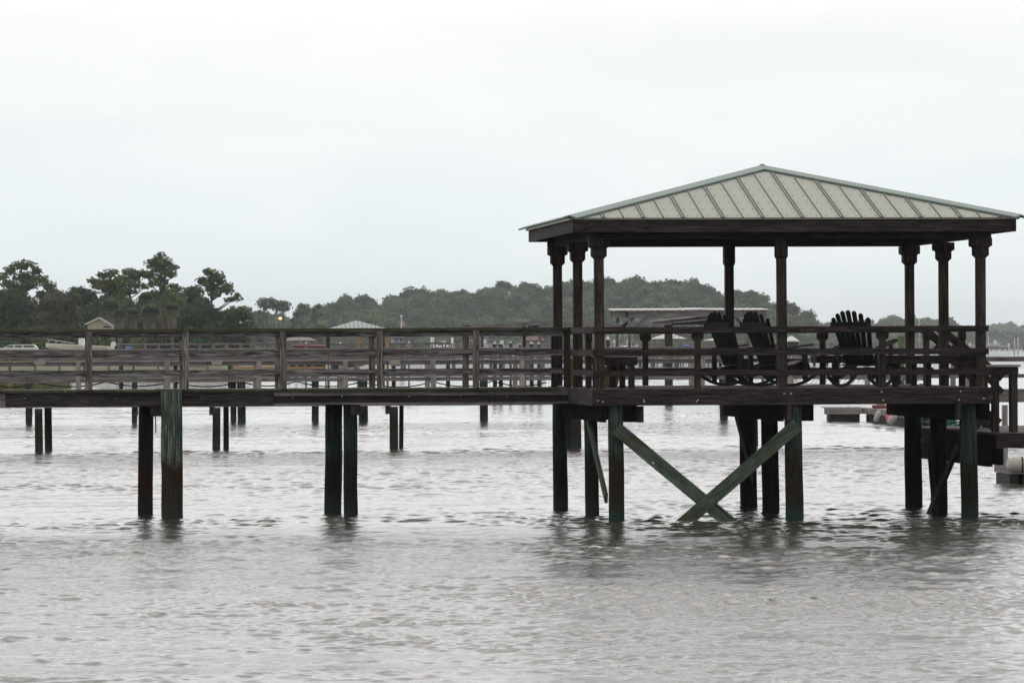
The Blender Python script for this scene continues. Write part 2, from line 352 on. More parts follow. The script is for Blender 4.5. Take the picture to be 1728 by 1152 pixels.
# --- beams and eaves
OV = 0.42
rx0, rx1, ry0, ry1 = lx(968, -0.47), lx(1716, -0.47), -0.47, D_+0.22
b = MB()
for y in (ys[0], ys[2]): b.bx(-0.16, W_+0.16, y-0.07, y+0.07, ZB, ZB+0.24)
for x in (0, W_): b.bx(x-0.07, x+0.07, 0.072, D_-0.072, ZB+0.002, ZB+0.24)
b.build('roof_beam_ring', M['gz'], GZ)
ZE = CAMH+1.935                  # eave edge (metal)
fz0, fz1 = CAMH+1.72, CAMH+1.925
for a_ in ((rx0, rx1, ry0, ry0+0.04), (rx0, rx1, ry1-0.04, ry1)):
    b = MB(); b.bx(a_[0], a_[1], a_[2], a_[3], fz0, fz1); b.build('fascia', M['gz'], GZ)
for a_ in ((rx0, rx0+0.04, ry0+0.041, ry1-0.041), (rx1-0.04, rx1, ry0+0.041, ry1-0.041)):
    b = MB(); b.bx(a_[0], a_[1], a_[2], a_[3], fz0, fz1); b.build('fascia', M['gz'], GZ)
# soffit / ceiling boards
ax_, ay_, az_ = (rx0+rx1)/2, (ry0+ry1)/2, CAMH+2.815
qx0, qx1, qy0, qy1 = rx0-0.045, rx1+0.045, ry0-0.045, ry1+0.045
def roofpanel(A, B, name_i):
    """triangle A-B-apex: sheet with thickness, standing seams, screws"""
    A, B = Vector((*A, ZE)), Vector((*B, ZE)); P = Vector((ax_, ay_, az_)); e_ = (B-A); L = e_.length; e_.normalize()
    mid_ = (A+B)/2; up_ = (P-mid_); H = up_.length; up_.normalize(); n = e_.cross(up_).normalized()
    if n.z < 0: n = -n
    m_ = MB(); th = 0.03
    vs = [A, B, P, A-n*th, B-n*th, P-n*th]
    m_.add(vs, [((v-A).dot(e_), (v-A).dot(up_), 0) for v in vs], [(0, 1, 2), (5, 4, 3), (0, 3, 4, 1), (1, 4, 5, 2), (2, 5, 3, 0)])
    m_.cur = 1; s_ = m_; step = 0.304; k = 0; c0 = L/2; pts = []
    off = 0.10
    t = off-12*step
    j = 0
    while c0+t < L-0.05:
        if c0+t > 0.05:
            h = H*(1-abs(t)/(L/2)) - 0.05
            if h > 0.05:
                p0 = A+e_*(c0+t)-up_*0.01; p1 = p0+up_*(h+0.01)
                if j % 2 == 0:
                    s_.beam(p0-e_*0.022+n*0.009, p1-e_*0.022+n*0.009, 0.010, 0.020, up=n); s_.beam(p0+e_*0.022+n*0.009, p1+e_*0.022+n*0.009, 0.010, 0.020, up=n)
                    s_.beam(p0+n*0.004, p1+n*0.004, 0.030, 0.010, up=n)
                else: s_.beam(p0+n*0.008, p1+n*0.008, 0.013, 0.018, up=n)
                for z_ in (0.10, 0.55, 1.0, 1.45, 1.9, 2.35, 2.8):
                    for sx in (-0.075, 0.075):
                        hh = H*(1-abs(t+sx)/(L/2))-0.12
                        if z_ < hh: pts.append(A+e_*(c0+t+sx)+up_*z_)
        t += step; j += 1
    q = m_
    for p_ in pts: q.beam(p_+n*0.001, p_+n*0.006, 0.016, 0.016, up=e_)
    m_.build('roof_panel', [M['roof'], M['seam']], GZ)
roofpanel((qx0, qy0), (qx1, qy0), 0); roofpanel((qx1, qy0), (qx1, qy1), 1); roofpanel((qx1, qy1), (qx0, qy1), 2); roofpanel((qx0, qy1), (qx0, qy0), 3)
P = Vector((ax_, ay_, az_))
for cx, cy in ((qx0, qy0), (qx1, qy0), (qx1, qy1), (qx0, qy1)):
    A = Vector((cx, cy, ZE)); d = (P-A).normalized(); side = d.cross(Vector((0, 0, 1))).normalized(); w = 0.155; dr = 0.052
    A2 = A-d*0.03; P2 = P+Vector((0, 0, 0.0))
    h = MB(); vs = []
    for q in (A2, P2):
        vs += [q-side*w+Vector((0, 0, 0.046-dr+0.012)), q+Vector((0, 0, 0.05)), q+side*w+Vector((0, 0, 0.046-dr+0.012)), q+side*w+Vector((0, 0, -dr+0.032)), q+Vector((0, 0, 0.03)), q-side*w+Vector((0, 0, -dr+0.032))]
    fs = [(k, (k+1) % 6, 6+(k+1) % 6, 6+k) for k in range(6)]+[(5, 4, 3, 2, 1, 0), (6, 7, 8, 9, 10, 11)]
    h.add(vs, [tuple(v) for v in vs], fs); h.build('hip_cap', M['hip'], GZ)
b = MB(); b.tube([P+Vector((0, 0, 0.0)), P+Vector((0, 0, 0.065))], [0.11, 0.02], 8, smooth=False); b.build('apex_cap', M['hip'], GZ)
b = MB()
for k in range(-7, 8):
    x = ax_+k*0.42; zr = fz1-0.02
    if rx0+0.1 < x < rx1-0.1:
        rise = (az_-ZE)*(1-abs(x-ax_)/(rx1-ax_))
        yy = ay_-(ay_-ry0)*(abs(x-ax_)/(rx1-ax_))
        b.beam((x, ry0+0.05, fz1-0.08), (x, min(yy, ay_)-0.02, fz1-0.08+rise), 0.04, 0.14); b.beam((x, ry1-0.05, fz1-0.08), (x, ry1+ry0-min(yy, ay_)+0.02, fz1-0.08+rise), 0.04, 0.14)
b.build('rafters', M['gz'], GZ)

# --- railings
RZ = ((CAMH+0.20, CAMH+0.288), (CAMH-0.150, CAMH-0.058), (CAMH-0.460, CAMH-0.372))
RY = -0.072-0.02
def flarepost(x, y, along='x', hi=RZ[0][1]):
    m_ = MB(); zt = hi-0.002; m_.beam((x, y, DK+0.002), (x, y, zt), 0.092, 0.092, up=(1, 0, 0))
    p = m_.build('rail_post', M['gzpost'], GZ)
    c = MB(); w = 0.091; z0 = RZ[0][0]-0.135
    poly = [(-0.047, z0), (0.047, z0), (w, z0+0.05), (w, RZ[0][0]-0.002), (-w, RZ[0][0]-0.002), (-w, z0+0.05)]
    ax = Vector((1, 0, 0)) if along == 'x' else Vector((0, 1, 0)); az = Vector((0, 1, 0)) if along == 'x' else Vector((1, 0, 0))
    c.prism(poly, (x, y, 0), ax, (0, 0, 1), az, 0.10); c.build('post_bracket', M['gz'], p)
for x in (lx(1177, 0), lx(1489, 0)): flarepost(x, 0)
for x in (lx(1089, D_), lx(1388, D_)): flarepost(x, D_)
for y in (1.46,): flarepost(0, y, 'y')
for y in (1.46, 4.4): flarepost(W_, y, 'y')
for z0, z1 in RZ:
    b = MB(); b.beam((-0.075, RY, (z0+z1)/2), (W_+0.075, RY, (z0+z1)/2), 0.038, z1-z0, seg=10, wob=0.002); b.build('rail', M['gz'], GZ)
    b = MB(); b.beam((-0.075, D_+0.092, (z0+z1)/2), (W_+0.075, D_+0.092, (z0+z1)/2), 0.038, z1-z0); b.build('rail', M['gz'], GZ)
    b = MB(); b.beam((-0.092, -0.07, (z0+z1)/2), (-0.092, 3.0, (z0+z1)/2), 0.038, z1-z0); b.build('rail', M['gz'], GZ)
    b = MB(); b.beam((W_+0.092, -0.07, (z0+z1)/2), (W_+0.092, 2.99, (z0+z1)/2), 0.038, z1-z0); b.build('rail', M['gz'], GZ)
    b = MB(); b.beam((W_+0.092, 4.35, (z0+z1)/2), (W_+0.092, D_+0.07, (z0+z1)/2), 0.038, z1-z0); b.build('rail', M['gz'], GZ)
# --- benches built in
def bench(x0, x1, y0, y1, legs):
    m_ = MB(); n = 4; z = DK+0.45
    if x1-x0 > y1-y0:
        for i in range(n): a_ = y0+(y1-y0)*i/n; m_.bx(x0, x1, a_+0.004, a_+(y1-y0)/n-0.004, z, z+0.035)
    else:
        for i in range(n): a_ = x0+(x1-x0)*i/n; m_.bx(a_+0.004, a_+(x1-x0)/n-0.004, y0, y1, z, z+0.035)
    s_ = m_.build('bench_seat', M['gz'], GZ)
    f = MB(); f.bx(x0+0.01, x1-0.01, y0+0.01, y0+0.045, z-0.09, z-0.002); f.bx(x0+0.01, x1-0.01, y1-0.045, y1-0.01, z-0.09, z-0.002)
    f.bx(x0+0.01, x0+0.045, y0+0.047, y1-0.047, z-0.09, z-0.002); f.bx(x1-0.045, x1-0.01, y0+0.047, y1-0.047, z-0.09, z-0.002); f.build('bench_apron', M['gz'], s_)
    for a_, b_ in legs:
        l = MB(); l.bx(a_-0.044, a_+0.044, b_-0.044, b_+0.044, DK+0.002, z-0.003); l.build('bench_leg', M['gz'], s_)
bx1 = lx(1076, 0.12); bench(0.08, bx1, 0.06, 2.7, [(bx1-0.09, 0.15), (bx1-0.09, 1.3), (bx1-0.09, 2.55), (0.16, 1.9)])
bench(lx(1496, 0.12), lx(1648, .12), 0.06, 0.62, [(lx(1640, .2), 0.16), (lx(1500, .5)+.1, 0.52)])
bench(lx(1376, 5.2), lx(1526, 5.2), 5.15, 5.72, [(lx(1409, 5.2), 5.22), (lx(1515, 5.2), 5.22)])
bench(W_-0.62, W_-0.08, 0.7, 2.7, [(W_-0.55, 1.4), (W_-0.55, 2.6)])

# --- piles, girders and braces
def pile(px_t, px_b, y, r, mat, zt=DK-0.25, name='pile', parent=None, seg=6, py_b=878, pyt=690):
    m_ = MB(); xt, xb = lx(px_t, y, pyt), lx(px_b, y, py_b); pts = []; rr = []
    for i in range(seg+1):
        t = i/seg; z = -1.2+(zt+1.2)*t; u_ = max(0, z)/zt
        pts.append((xb+(xt-xb)*u_+RND.uniform(-.004, .004), y+RND.uniform(-.004, .004), z)); rr.append(r*(1.05-0.06*t)*RND.uniform(0.985, 1.015))
    m_.tube(pts, rr, 20); return m_.build('pile', mat, parent if parent else GZ)
pile(1039, 1040.5, 0.05, 0.118, M['pileg']); pile(996, 1000, 2.8, 0.108, M['pile']); pile(944, 946.5, 5.45, 0.120, M['pile'])
pile(1338, 1341, 0.05, 0.136, M['pileg']); pile(1298, 1301, 2.8, 0.136, M['pileblk']); pile(1261, 1264, 5.45, 0.138, M['pileblk'])
pile(1633, 1637, 0.12, 0.132, M['pile']); pile(1583, 1585, 2.8, 0.134, M['pileblk']); pile(1540, 1542, 5.45, 0.142, M['pileblk'])
for a_, side in ((1040, 1), (1040, -1), (1339, -1), (1339, 1), (1637, -1), (1637, 1)):
    xc = lx(a_, 0.05); w = 0.075 if side < 0 else 0.13
    b = MB(); yA = -0.02 if side < 0 else 0.15
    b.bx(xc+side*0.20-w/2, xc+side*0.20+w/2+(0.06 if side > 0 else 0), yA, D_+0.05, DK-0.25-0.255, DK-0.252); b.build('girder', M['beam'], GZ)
b = MB(); b.bx(lx(1075, 0)+.003, lx(1086, 0), 0.0, 0.13, DK-0.51, DK-0.26); b.build('girder_block', M['gz'], GZ)
for px_ in (1331, 1617):
    b = MB(); b.bx(lx(px_-4, -.1), lx(px_+4, -.1), -0.15, -0.02, DK-0.49, DK-0.252); b.build('girder_block', M['gz'], GZ)
def brace(p0, p1, w, th, yoff, mat=M['brace']):
    m_ = MB(); m_.beam(p0, p1, th, w, up=(0, 0, 1), seg=6, wob=0.0015); o = m_.build('brace', mat, GZ); return o
zf = lambda py, px_: CAMH-(py-(584.5-0.0045*(px_-864)))/F*Y0
def bpt(px_, py_, y): return (lx(px_, y, py_), y, zf(py_, px_)*1.0)
EXT = 0.35
def ext(a_, b_, e0=0.0, e1=0.3):
    a_, b_ = Vector(a_), Vector(b_); d = (b_-a_).normalized(); return a_-d*e0, b_+d*e1
br = brace(*ext(bpt(1040, 722, -0.13), bpt(1228, 879, -0.13), 0.0, 0.5), 0.205, 0.045, 0)
brace(*ext(bpt(1346, 716, -0.19), bpt(1156, 880, -0.19), 0.0, 0.5), 0.205, 0.045, 0)
b = MB(); b.ball((lx(1101, -.17), -0.165, zf(781, 1101)), 0.022); b.build('bolt_washer', M['galv'], br)
xq = lx(1040, .05)-0.155
brace((xq+0.02, 2.7, DK-0.5), (xq, 0.1, 0.35), 0.16, 0.045, 0)
xq = lx(1339, .05)-0.175
brace((xq, 4.8, DK-0.45), (xq, 2.9, 0.5), 0.18, 0.045, 0, M['pileblk'])
xq = lx(1637, .05)-0.165
brace((xq, 0.3, DK-0.95), (xq, 2.7, -0.1), 0.14, 0.05, 0, M['pile']); brace((lx(1568, 2.7), 2.66, DK-1.0), (lx(1577, 2.7), 2.66, -0.1), 0.09, 0.045, 0, M['pile'])

# ------------------------------------------------------------------ near pier
PN = 3.13                        # local y of its near edge
PW = 1.72
PE = empty('wooden_pier', O0+UX*(-4.5)+UY*(PN+PW/2), TH, 'long grey weathered wooden pier with plank railings leading to the gazebo', 'pier')
po = Vector((-4.5, PN+PW/2, 0))
def pl(x, y, z): return (x-po.x, y-po.y, z)
xl = lx(-140, PN)
xr = ex0-0.004
PR = 1.045
zp = lambda py, px_: CAMH-(py-(584.5-0.0045*(px_-864)))/F*(Y0+PN)
b = MB(); x = xl
while x < xr-0.14:
    b.bx(x-po.x, x-po.x+0.137, -PW/2-0.05+RND.uniform(-.015, .01), PW/2+0.05, DK-0.04+0.002, DK+0.002+RND.uniform(-.004, .004)); x += 0.1445
b.build('deck', M['greymoss'], PE)
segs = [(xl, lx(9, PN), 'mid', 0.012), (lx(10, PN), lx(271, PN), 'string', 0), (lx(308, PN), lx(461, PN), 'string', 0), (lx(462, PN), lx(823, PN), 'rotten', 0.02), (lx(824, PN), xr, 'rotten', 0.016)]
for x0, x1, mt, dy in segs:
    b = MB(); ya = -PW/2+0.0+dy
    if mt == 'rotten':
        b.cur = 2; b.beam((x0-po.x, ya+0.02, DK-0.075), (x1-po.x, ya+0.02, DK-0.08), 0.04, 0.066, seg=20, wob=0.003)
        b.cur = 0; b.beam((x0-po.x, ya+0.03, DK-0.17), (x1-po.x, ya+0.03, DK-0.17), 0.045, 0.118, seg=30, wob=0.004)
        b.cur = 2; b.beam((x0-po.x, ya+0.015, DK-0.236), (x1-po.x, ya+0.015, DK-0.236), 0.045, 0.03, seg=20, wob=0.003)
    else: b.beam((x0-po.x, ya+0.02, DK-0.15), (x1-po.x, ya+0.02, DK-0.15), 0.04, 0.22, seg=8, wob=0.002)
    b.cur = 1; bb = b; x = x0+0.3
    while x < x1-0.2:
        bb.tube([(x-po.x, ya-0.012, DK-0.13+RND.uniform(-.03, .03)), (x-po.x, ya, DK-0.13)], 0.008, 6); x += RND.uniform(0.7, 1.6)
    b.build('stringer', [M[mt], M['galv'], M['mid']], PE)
for dy in (PW/2-0.04, 0.0):
    b = MB(); b.bx(xl-po.x, xr-po.x, dy, dy+0.04, DK-0.245, DK-0.042); b.build('stringer', M['string'], PE)
rposts = [-13, 150.5, 313, 478, 641, 802.5, 956]
rb = [(CAMH+0.165, CAMH+0.258), (CAMH-0.143, CAMH-0.048), (CAMH-0.438, CAMH-0.350)]
zcap = CAMH+0.262
for side in (-1, 1):
    yy = side*(PW/2)
    for px_ in rposts:
        x = lx(px_, PN)-po.x; w = 0.088
        if px_ == 956: x = lx(956, PN)-po.x-0.0
        yc = yy+(-0.066 if side < 0 else 0.066)
        b = MB(); b.beam((x, yc, DK-0.0 if side < 0 else DK-0.15), (x+RND.uniform(-.006, .006), yc, zcap-0.002), 0.088, 0.10, up=(1, 0, 0), seg=5, wob=0.0015)
        b.build('rail_post', M['greypost'] if px_ != 956 else M['gz'], PE)
    for z0, z1 in rb:
        # boards butt at alternate posts
        j0 = xl-po.x
        for px_ in (313, 641, 960):
            j1 = lx(px_, PN)-po.x-0.002
            b = MB(); b.beam((j0, yy, (z0+z1)/2+RND.uniform(-.003, .003)), (j1, yy, (z0+z1)/2+RND.uniform(-.003, .003)), 0.038, z1-z0-0.004, seg=12, wob=0.0022); b.build('rail', M['grey'], PE); j0 = j1+0.004
    j0 = xl-po.x
    for px_ in (408, 700, 958):
        j1 = lx(px_, PN)-po.x; yc = yy+side*0.045
        b = MB(); b.beam((j0, yc, zcap+0.02), (j1-0.004, yc, zcap+0.02), 0.15, 0.037, seg=10, wob=0.002); b.build('cap_rail', M['greymoss'], PE); j0 = j1
# piles of the near pier
def ppile(px_t, px_b, yl, r, mat, zt, py_b=876):
    m_ = MB(); xt, xb = lx(px_t, yl, 690), lx(px_b, yl, py_b); pts, rr = [], []
    for i in range(8):
        t = i/7; z = -1.2+(zt+1.2)*t; u_ = max(0, z)/zt
        pts.append((xb+(xt-xb)*u_-po.x+RND.uniform(-.006, .006), yl-po.y, z)); rr.append(r*(1.0-0.02*t)*RND.uniform(0.985, 1.012))
    m_.tube(pts, rr, 24); return m_.build('pile', mat, PE)
big = ppile(289.5, 291, PN-0.13, 0.172, M['pilebig'], DK-0.02, 880)
ppile(247, 245.5, PN+PW-0.2, 0.122, M['pilered'], DK-0.25)
ppile(591, 592, PN+0.35, 0.113, M['pile'], DK-0.25); ppile(564, 561.5, PN+PW-0.1, 0.142, M['pile'], DK-0.25)
ppile(-30, -31, PN-0.13, 0.13, M['pile'], DK-0.25)
for px_ in (270, 607):
    x = lx(px_, PN)-po.x
    for dx in (-0.06,):
        b = MB(); b.bx(x+dx-0.075, x+dx+0.075, -PW/2+0.06, PW/2-0.05, DK-0.42, DK-0.25); b.build('pile_cap_beam', M['string'], PE)
b = MB(); x = lx(262.5, PN)-po.x; b.tube([(x, -PW/2+0.3, DK-0.3), (x+0.006, -PW/2+0.3, DK-0.68)], 0.009, 6); b.build('hanging_rod', M['ropem'], PE)
b = MB(); x = lx(613.5, PN)-po.x; b.tube([(x, -PW/2+0.1, DK-0.4), (x-0.01, -PW/2+0.1, DK-0.55)], [0.022, 0.003], 6); b.build('hanging_splinter', M['pilered'], PE)

# ------------------------------------------------------------------ lower platform, stair and table
PD = CAMH-1.365                  # lower deck height
LP = empty('lower_landing', O0+UX*(W_+3)+UY*2.5, TH, 'low dark wooden landing deck beside the gazebo, beneath the stairs', 'dock landing')
lo = Vector((W_+3, 2.5, 0))
lpx0 = lx(1681, 0.35)
b = MB(); y = 0.40
while y < 6.6:
    b.bx(lpx0-lo.x+RND.uniform(0, .02), 4.0, y-lo.y, y+0.135-lo.y, PD-0.035, PD+RND.uniform(-.002, .002)); y += 0.142
b.build('deck', M['gzdeck'], LP)
b = MB(); b.bx(lpx0-lo.x, 4.0, 0.33-lo.y, 0.373-lo.y, PD-0.235, PD-0.004); b.build('rim_joist', M['gz'], LP)
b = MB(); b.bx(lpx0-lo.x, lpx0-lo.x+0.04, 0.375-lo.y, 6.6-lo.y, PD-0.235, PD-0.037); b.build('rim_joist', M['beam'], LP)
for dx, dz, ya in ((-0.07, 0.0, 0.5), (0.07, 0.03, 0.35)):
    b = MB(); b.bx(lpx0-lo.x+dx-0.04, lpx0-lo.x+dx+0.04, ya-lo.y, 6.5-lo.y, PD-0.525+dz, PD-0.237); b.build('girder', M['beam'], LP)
for x, y in ((1.0, 0.8), (1.0, 6.0), (3.6, 0.8), (3.6, 6.0)):
    b = MB(); b.tube([(x, y-lo.y, -1.2), (x, y-lo.y, PD-0.236)], 0.13, 16); b.build('pile', M['pile'], LP)
# stairs going down from the gazebo
ST = empty('stairs', O0+UX*(W_+0.15)+UY*3.7, TH, 'short dark wooden stairs with handrails from gazebo down to the landing', 'stairs')
run, drop = 0.70, DK-PD
for sy in (-0.62, 0.62):
    b = MB(); b.beam((0.02, sy, DK-0.10), (run+0.05, sy, PD+0.06), 0.04, 0.24); b.build('stringer', M['gz'], ST)
for i in range(3):
    b = MB(); z = DK-drop*(i+1)/4; x = 0.03+run*i/4+0.02; b.bx(x, x+0.27, -0.6, 0.6, z-0.038, z); b.build('tread', M['gzdeck'], ST)
for sy in (-0.68, 0.70):
    b = MB(); b.beam((-0.2, sy, CAMH+0.255), (run+0.12, sy, CAMH+0.255-drop*1.12), 0.04, 0.13); b.build('handrail', M['gz'], ST)
    b = MB(); b.beam((-0.0, sy, CAMH-0.02), (run+0.12, sy, CAMH-0.02-drop*1.05), 0.04, 0.09); b.build('handrail', M['gz'], ST)
    if sy < 0: continue
    b = MB(); b.bx(run+0.06, run+0.15, sy-0.085, sy+0.0, PD+0.003, CAMH-0.30); b.build('newel_post', M['gz'], ST)
# fish cleaning table
TB = empty('fish_cleaning_table', O0+UX*(lx(1692, .9))+UY*0.9, TH, 'tall dark wooden table with pale top on the low landing at the right edge', 'table')
tx0, tx1 = lx(1655, .6)-lx(1692, .9), lx(1721, .6)-lx(1692, .9)
zt = CAMH-0.315
b = MB()
for i in range(4): b.bx(tx0, tx1+0.0, -0.36+i*0.18+0.003, -0.36+(i+1)*0.18-0.003, zt-0.035, zt)
b.build('table_top', M['pale'], TB)
b = MB(); b.bx(tx0+0.05, tx1-0.03, -0.33, -0.29, zt-0.155, zt-0.037); b.bx(tx0+0.05, tx1-0.03, 0.29, 0.33, zt-0.155, zt-0.037); b.bx(tx1-0.07, tx1-0.03, -0.288, 0.288, zt-0.155, zt-0.037); b.bx(tx0+0.05, tx0+0.09, -0.288, 0.288, zt-0.155, zt-0.037); b.build('apron', M['gz'], TB)
for px_, yy, yl in ((1680, -0.24, 0.66), (1711, -0.24, 0.66), (1678, 0.24, 1.14), (1708, 0.24, 1.14)):
    x = lx(px_, yl)-lx(1692, .9); b = MB(); b.bx(x-0.048, x+0.048, yy-0.045, yy+0.045, PD+0.003, zt-0.038); b.build('leg', M['gzpost'], TB)
# coil of hose
HS = MB(); hp = O0+UX*(lx(1586, 5.2))+UY*5.2
hx = []
for k in range(150):
    t = k/12*2*math.pi/1.0*0.42; r = 0.26+0.05*math.sin(t*0.37)
    hx.append((r*1.0*math.cos(t), r*0.7*math.sin(t), 0.02+0.055*abs(math.sin(t*0.5+k*0.02))+k*0.0006))
HS.tube(hx, 0.014, 6)
HS.tube([hx[-1], (-0.28, 0.0, 0.12), (-0.24, 0.05, 0.22), (-0.22, 0.06, 0.1)], 0.012, 6)
# ------------------------------------------------------------------ rocking chairs
def rocking_chair(name):
    R_ = empty(name, (0, 0, 0)); bl = M['black']; TI = -0.10
    def P3(x, y, z): return Vector((x, y, z))
    # chair faces +y ; width along x ; back reclines to -y
    sw = 0.56; zs = 0.40
    top = P3(0, -0.50, 1.16); bot = P3(0, -0.16, 0.34); d = (top-bot)
    for i in range(7):
        s_ = (i-3); t1 = 1.0-0.016*s_*s_
        xb, xt = s_*0.062, s_*0.093
        m_ = MB(); a0 = P3(xb, bot.y+0.012*s_*s_/3, bot.z); a1 = P3(xt, bot.y+d.y*t1+0.010*s_*s_/2, bot.z+d.z*t1)
        m_.beam(a0, a1, 0.070, 0.020, up=(0, 1, 0.35)); dd = (a1-a0).normalized()
        nrm = Vector((1, 0, 0)).cross(dd).normalized()
        m_.tube([a1-nrm*0.0098, a1+nrm*0.0098], 0.035, 14)
        m_.build('back_slat', bl, R_)
    for t, w in ((0.78, 0.60), (0.30, 0.56)):
        p = bot+d*t; m_ = MB(); m_.bx(-w/2, w/2, p.y-0.055, p.y-0.018, p.z-0.04, p.z+0.035); m_.build('back_rail', bl, R_)
    m_ = MB()
    for i in range(8):
        t = i/7; y = -0.16+0.58*t; z = 0.335+0.085*math.sin(t*math.pi*0.62); m_.bx(-sw/2, sw/2, y-0.033, y+0.033, z, z+0.02)
    m_.build('seat', bl, R_)
    for sx in (-1, 1):
        m_ = MB(); poly = [(-0.42, 0.17), (-0.30, 0.14), (0.36, 0.27), (0.46, 0.30), (0.455, 0.38), (0.38, 0.42), (0.16, 0.355), (-0.12, 0.31)]
        m_.prism(poly, (sx*0.265, 0, 0), (0, 1, 0), (0, 0, 1), (1, 0, 0), 0.035); m_.build('side_board', bl, R_)
        m_ = MB(); m_.beam((sx*0.325, 0.33, 0.10), (sx*0.325, 0.33, 0.60), 0.035, 0.085, up=(0, 1, 0)); m_.build('front_leg', bl, R_)
        m_ = MB(); m_.beam((sx*0.325, -0.24, 0.06), (sx*0.325, -0.24, 0.60), 0.035, 0.075, up=(0, 1, 0)); m_.build('rear_leg', bl, R_)
        m_ = MB(); poly = [(-0.42, -0.045), (-0.40, -0.06), (0.36, -0.075), (0.46, -0.05), (0.49, 0.0), (0.46, 0.05), (0.36, 0.075), (-0.40, 0.045)]
        m_.prism([(a_, b_) for a_, b_ in poly], (sx*0.345, 0, 0.615), (0, 1, 0.10), (1, 0, 0), (0, -0.10, 1), 0.022); m_.build('armrest', M['gz'], R_)
        m_ = MB(); pts = []
        for k in range(15):
            t = -0.62+1.24*k/14; y = 1.02*math.sin(t)*0.98-0.0; z = 1.02-1.02*math.cos(t)+0.0225; pts.append((sx*0.325, y, z))
        for k in range(14): m_.beam(Vector(pts[k])-(Vector(pts[k+1])-Vector(pts[k]))*0.08, pts[k+1], 0.035, 0.045)
        m_.build('rocker', bl, R_)
    m_ = MB(); m_.bx(-0.31, 0.31, 0.42, 0.45, 0.27, 0.34); m_.build('front_stretcher', bl, R_)
    return R_
ch = rocking_chair('rocking_chair')
grp = 'black rocking chairs inside the gazebo'
for i, (px_, yl, az, tilt, lab, sc) in enumerate(((1247, 3.5, 58, 0.0, 'black fan-backed rocking chair beside the dark middle back post, leftmost of three', 1.0),
        (1309, 2.3, 58, 0.0, 'black fan-backed rocking chair half hidden by the brown middle front post', 1.0),
        (1458, 1.35, 33, 0.09, 'black fan-backed rocking chair standing alone, its back turned to the front rail', 1.04))):
    o = ch if i == 0 else copy_tree(ch)
    o.location = O0+UX*lx(px_, yl)+UY*yl+Vector((0, 0, DK+0.004)); o.rotation_euler = (tilt, 0, TH-math.radians(az)); o.scale = (sc, sc, sc)
    tag(o, lab, 'rocking chair', grp)
# things in the left corner of the gazebo
pt = O0+UX*lx(1031, 3.9)+UY*3.9
PT = empty('planter', pt+Vector((0, 0, DK+0.004)), TH, 'yellow pot with red and orange leaves behind the left front post', 'potted plant')
b = MB(); b.tube([(0, 0, 0), (0, 0, 0.05), (0, 0, 0.24), (0, 0, 0.26)], [0.10, 0.12, 0.15, 0.16], 16); b.build('pot', M['yellow'], PT)
yp = O0+UX*lx(963.2, 5.2)+UY*5.2
b = MB(); b.bx(-0.07, 0.07, -0.05, 0.05, 0, 0.42); b.tube([(0, 0, 0.42), (0, 0, 0.47)], [0.05, 0.02], 10)
o = b.build('yellow_jug', M['yellow'], None, yp+Vector((0, 0, DK+0.004))); tag(o, 'tall narrow yellow container on the deck beside the left back gazebo post', 'container')
tag(HS.build('garden_hose', M['green_hose'], None, hp+Vector((0, 0, PD+0.004))), 'coiled green hose lying on the low landing under the gazebo', 'hose')

# ------------------------------------------------------------------ piers further out
def pz(py, px_, Y): return CAMH-(py-(584.5-0.0045*(px_-864)))/F*Y
def far_pier(name, label, Y, pxl, pxr, width, deck, cap, boards, postpx, postw, pilepx, piler, mat, matpost, pmat, string, capt=0.03, backrail=True, ptop=None, lean=True, group=None, cat='pier'):
    """pier parallel to the gazebo front; heights in metres above the water; posts and piles at picture columns"""
    o0 = PX((pxl+pxr)/2, 600, Y); o0 = Vector((o0.x, Y, 0))
    E = empty(name, o0, TH, label, cat, group)
    def lX(px_, y=0.0):
        d = CM @ Vector(((px_-864)/F, 0, -1.0)); d = Vector((d.x, d.y, 0)); t = (y+UY.dot(o0))/UY.dot(d); return UX.dot(d*t-o0)
    a_, c_ = lX(pxl), lX(pxr)
    b = MB(); n = max(10, int((c_-a_)/0.3))
    for i in range(n): b.bx(a_+(c_-a_)*i/n+0.004, a_+(c_-a_)*(i+1)/n-0.004, 0, width, deck-0.04, deck)
    b.build('deck', M['gzdeck'] if mat == 'mid' else M['pale'], E)
    for y in (0.03, width-0.07):
        b = MB(); b.bx(a_, c_, y, y+0.04, deck-string, deck-0.042); b.build('stringer', M[mat], E)
    for y in ((-0.02, width+0.02) if backrail else (-0.02,)):
        b = MB(); b.bx(a_, c_, y-0.07, y+0.07, cap-capt, cap); b.build('cap_rail', M['pale'], E)
        for z0, z1 in boards:
            b = MB(); b.bx(a_, c_, y-0.02, y+0.02, z0, z1); b.build('rail', M[mat], E)
        for px_ in postpx:
            x = lX(px_)
            b = MB(); yy = y-(0.07 if y < 0.1 else -0.07)
            b.beam((x, yy, deck-0.2), (x+(RND.uniform(-.02, .02) if lean else 0), yy, cap-capt-0.002), postw, postw, up=(1, 0, 0)); b.build('rail_post', M[matpost], E)
    for q in pilepx:
        px_, y = q[0], q[1]; r = q[2] if len(q) > 2 else piler; zt = q[3] if len(q) > 3 else deck-string-0.002; pm = q[4] if len(q) > 4 else pmat
        x = lX(px_, y); b = MB(); b.tube([(x+RND.uniform(-.03, .03), y, -1.2), (x, y, zt)], [r*1.04, r*0.97], 16); b.build('pile', M[pm], E)
    return E, lX
p2posts = [133+150*k+RND.uniform(-3, 3) for k in range(-1, 12)]
Y2 = 120.0
